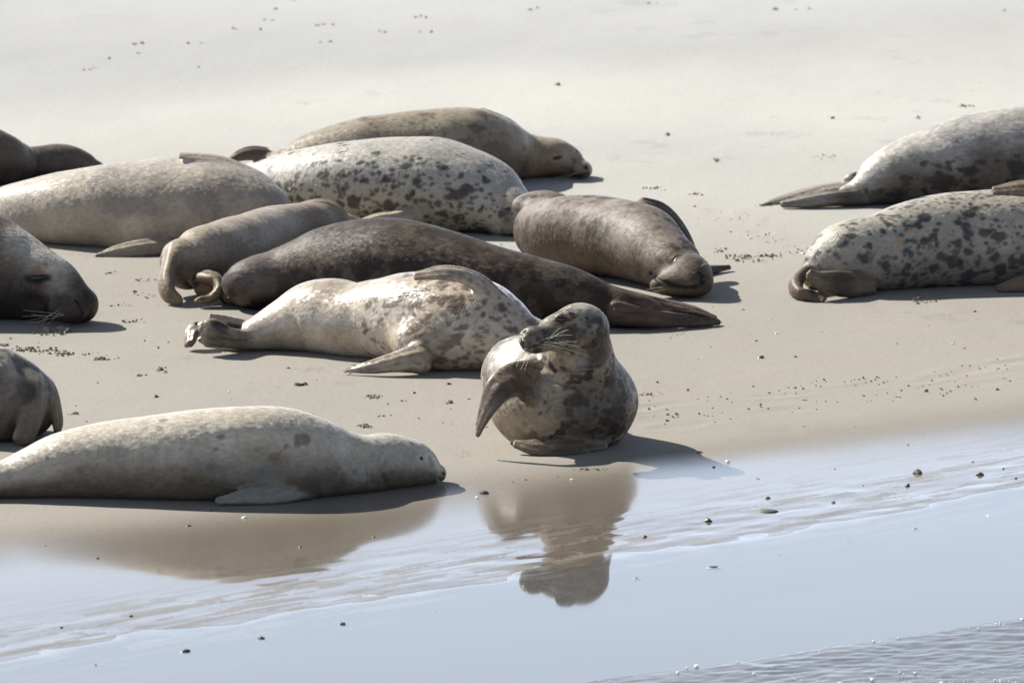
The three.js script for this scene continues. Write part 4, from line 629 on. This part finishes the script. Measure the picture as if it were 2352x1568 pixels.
{
  const DARKST = std('dark stone', 0.06, 0.05, 0.046, 0.5), BROWN = std('brown stone', 0.11, 0.085, 0.07, 0.5), SHELL = std('white shell', 0.68, 0.65, 0.60, 0.4), RED = std('red-brown shell', 0.10, 0.03, 0.025, 0.4), SANDY = std('wet sand lump', 0.10, 0.085, 0.068, 0.6);
  const stone = (name, px, py, wpx, seed, mat, label, cat, group, flat = 0.6, turn = 0) => {
    const p = groundAt(px, py), r = wpx / 2 * metre(p.z), o = put(numbered(name), lump(seed, r, r * flat, r * 0.8, 2, 0.5), mat);
    o.position.set(p.x, p.y + r * flat * 0.12, p.z); o.rotation.y = turn || seed * 1.7; o.userData = { label, category: cat }; if (group) o.userData.group = group; return o;
  };
  const shell = (name, px, py, wpx, mat, label, cat, turn, group) => {   // one cupped, ribbed valve lying on the sand
    const p = groundAt(px, py), r = wpx / 2 * metre(p.z), g = new THREE.SphereGeometry(1, 28, 10, 0, Math.PI * 2, 0, 1.35), a = g.attributes.position;
    for (let i = 0; i < a.count; i++) { const x = a.getX(i), y = a.getY(i), z = a.getZ(i), th = Math.atan2(z, x + 1.05), k = 1 + 0.04 * Math.cos(th * 22) + 0.03 * Math.sin(Math.hypot(x + 1, z) * 20); a.setXYZ(i, x * r * k, y * r * 0.45 * k - r * 0.1, z * r * 0.75 * k); }
    g.computeVertexNormals();
    const o = put(numbered(name), g, mat); o.position.set(p.x, p.y + 0.003, p.z); o.rotation.set(0.35, turn, 0.2); o.userData = { label, category: cat }; if (group) o.userData.group = group;
  };
  stone('stone', 2108, 1084, 26, 1, SANDY, 'largest brown stone standing in the wet sand near the right edge', 'stone');
  stone('stone', 788, 1427, 17, 2, DARKST, 'dark stone in the shallow water, rightmost of a diagonal line of three', 'stone', null, 0.75);
  stone('stone', 600, 1459, 20, 3, DARKST, 'dark stone in the shallow water, middle of a diagonal line of three', 'stone', null, 0.7);
  stone('stone', 425, 1489, 25, 4, DARKST, 'dark blocky stone in the shallow water, leftmost and widest of a diagonal line of three', 'stone', null, 0.55);
  stone('stone', 1626, 1193, 22, 5, DARKST, 'dark knobbly stone on the wet sand right of the sitting seal\'s reflection', 'stone', null, 0.6);
  stone('stone', 1638, 1296, 36, 6, DARKST, 'long low dark stone in the water below the knobbly stone', 'stone', null, 0.35, 0.01);
  stone('stone', 1462, 1321, 20, 7, DARKST, 'dark stone at the right edge of the sitting seal\'s reflection', 'stone', null, 0.5);
  stone('sand_lump', 1765, 1170, 44, 8, SANDY, 'low brown sand lump on the wet sand between two stones, right of the sitting seal', 'sand lump', null, 0.18, 0.01);
  stone('stone', 1112, 1133, 22, 9, DARKST, 'black pebble on wet sand beside the pale front seal\'s snout', 'pebble', null, 0.5);
  for (const [x, y, w, label] of [[1480, 1229, 14, 'small brown pebble touching the right side of the sitting seal\'s reflection'], [2103, 1208, 12, 'brown pebble in the streaked sand below the largest brown stone'], [1790, 1265, 9, 'tiny brown pebble right of the long low dark stone'], [1948, 1235, 9, 'tiny brown pebble midway between the long low stone and the right edge'], [2085, 1112, 14, 'brown pebble just below the largest brown stone'], [2252, 1087, 20, 'brown pebble right of the largest brown stone, nearest the right edge'], [1000, 1396, 9, 'lone tiny brown pebble in the shallows left of the sitting seal\'s reflected head'], [218, 1521, 11, 'brown pebble in the shallows at the lower left corner'], [742, 1553, 9, 'brown pebble at the very bottom of the picture'], [140, 1437, 8, 'tiny brown pebble in the streaked sand near the left edge'], [300, 1411, 9, 'small brown pebble in the streaked sand below the front seal\'s tail'], [858, 1232, 8, 'tiny brown pebble in the front seal\'s reflection, right of its middle'], [688, 1256, 10, 'small brown pebble in the middle of the front seal\'s reflection'], [1915, 1150, 12, 'small brown pebble right of the low brown sand lump'], [1655, 1360, 8, 'tiny brown pebble in the water below the long low dark stone']]) stone('water_pebble', x, y, w, x * 0.37, BROWN, label, 'pebble', 'small pebbles along the water\'s edge', 0.7);
  for (const [x, y, w, label] of [[433, 1208, 13, 'dark pebble on damp sand below the front seal\'s flipper tip'], [223, 1282, 9, 'small dark pebble on wet sand below the front seal\'s hind end'], [103, 1253, 6, 'tiny dark pebble on wet sand near the left edge under the front seal'], [1737, 784, 9, 'small dark pebble on open sand above the right-hand red shell'], [2240, 716, 11, 'dark pebble in front of the blue-black spotted seal, nearest the right edge'], [1607, 1039, 14, 'dark pebble on the edge of the sitting seal\'s shadow'], [1640, 1072, 9, 'small dark pebble inside the tip of the sitting seal\'s shadow'], [2110, 678, 7, 'tiny dark pebble at the clods in front of the blue-black spotted seal'], [1848, 980, 6, 'tiny dark pebble alone on smooth damp sand at the right'], [1330, 770, 7, 'tiny dark pebble close behind the sitting seal\'s head'], [2020, 883, 6, 'tiny dark pebble on the faint tide line at the right'], [1030, 883, 14, 'dark pebble on the sand left of the sitting seal\'s hanging flipper'], [950, 903, 12, 'dark pebble below the propped lower flipper of the brown-spotted seal'], [718, 953, 9, 'small dark pebble just above the front seal\'s back'], [2160, 905, 6, 'tiny dark pebble at the far right of the faint tide line'], [1330, 905, 6, 'tiny dark pebble close beside the sitting seal\'s body']]) if (x !== 1330) stone('dark_pebble', x, y, w, x * 0.53, DARKST, label, 'pebble', 'small dark pebbles scattered on the damp sand', 0.5);
  for (const [x, y, w, t, label] of [[560, 1190, 13, 0.4, 'white shell fragment on wet sand just below the front seal\'s flipper'], [1784, 768, 8, 1, 'tiny white shell on sand right of the dark tail flippers'], [1672, 1061, 13, 2, 'white shell at the very tip of the sitting seal\'s shadow'], [1315, 1103, 11, 3, 'white shell in the top of the sitting seal\'s reflection'], [2190, 790, 8, 4, 'tiny white shell on sand in front of the blue-black spotted seal'], [1095, 1143, 10, 5, 'white shell beside the black pebble at the front seal\'s snout'], [1845, 582, 10, 1, 'white shell to the left of the blue-black spotted seal\'s folded flippers'], [525, 900, 6, 2, 'tiny white shell on sand above the middle of the front seal'], [1770, 735, 7, 4, 'tiny white shell right of the dark tail flipper tips'], [2272, 1178, 12, 2, 'white shell in the streaked wet sand near the right edge']]) shell('white_shell', x, y, w, SHELL, label, 'shell', t, 'white shell fragments on the sand');
  shell('red_shell', 1748, 823, 17, RED, 'dark red shell on open sand to the right of the sitting seal', 'shell', 0.6);
  shell('red_shell', 358, 912, 15, RED, 'dark red shell on the sand above the pale front seal\'s back', 'shell', 2.2);
  const WEED = new THREE.MeshPhysicalMaterial({ name: 'green weed', color: new THREE.Color().setRGB(0.045, 0.085, 0.03), roughness: 0.5, side: THREE.DoubleSide });
  for (const [x, y, w, label] of [[6, 793, 34, 'dark green clump of seaweed on the sand at the left edge'], [692, 884, 34, 'pale green scrap of seaweed in front of the spotted belly seal'], [835, 980, 44, 'green strand of seaweed on the sand behind the pale front seal']]) {
    const p = groundAt(x, y), r = w / 2 * metre(p.z), rnd = rng(x), gs = [];
    for (let i = 0; i < 16; i++) { const a = rnd() * 6.28, l = r * (0.3 + 0.7 * rnd()), b = V(r * 0.5 * (rnd() - 0.5), 0.003, r * 0.7 * (rnd() - 0.5)), e = b.clone().add(V(Math.cos(a) * l, 0.004 * rnd(), Math.sin(a) * l * 1.4)), m = b.clone().lerp(e, 0.5).add(V(0.01 * (rnd() - 0.5), 0.007 + 0.012 * rnd(), 0.02 * (rnd() - 0.5))); gs.push(new THREE.TubeGeometry(new THREE.QuadraticBezierCurve3(b, m, e), 8, 0.0035, 5).scale(1, 0.7, 1)); }
    const o = put(numbered('seaweed'), mergeGeometries(gs), WEED); o.position.copy(p); o.userData = { label, category: 'seaweed' };
  }
}
{
  const rnd = rng(5), g = new THREE.SphereGeometry(1, 8, 6), spots = [];  // white beads added to imitate sun glints on the wavelet
  const wave = (t) => waveA.clone().lerp(waveB, t);
  for (let i = 0; i < 22; i++) { const p = wave(rnd() * 1.05 - 0.02).addScaledVector(wnor, 0.03 + 0.10 * rnd() * rnd()); spots.push([p, 0.002 + 0.009 * Math.pow(rnd(), 3), 0.009]); }
  for (let i = 0; i < 110; i++) { const p = onGround(mix(1560, 2400, Math.sqrt(rnd())), 1568 - 60 * rnd() * rnd() + 20 * rnd()); if (waveU(p.x, p.z) > 0.05) spots.push([p, 0.0018 + 0.009 * Math.pow(rnd(), 5), 0.010]); }
  const im = new THREE.InstancedMesh(g, new THREE.MeshPhysicalMaterial({ name: 'glint_white', color: 0xf4f6f6, roughness: 0.1, clearcoat: 1, clearcoatRoughness: 0.05 }), spots.length), m = new THREE.Matrix4();
  spots.forEach(([p, r, y], i) => { m.makeScale(r, r * 0.8, r).setPosition(p.x, LOW + y, p.z); im.setMatrixAt(i, m); });
  im.name = 'glint_beads'; im.userData = { kind: 'stuff', label: 'white beads added along the incoming wavelet to stand for sun glints' }; im.castShadow = im.receiveShadow = true; scene.add(im);
}
renderer.render(scene, camera);
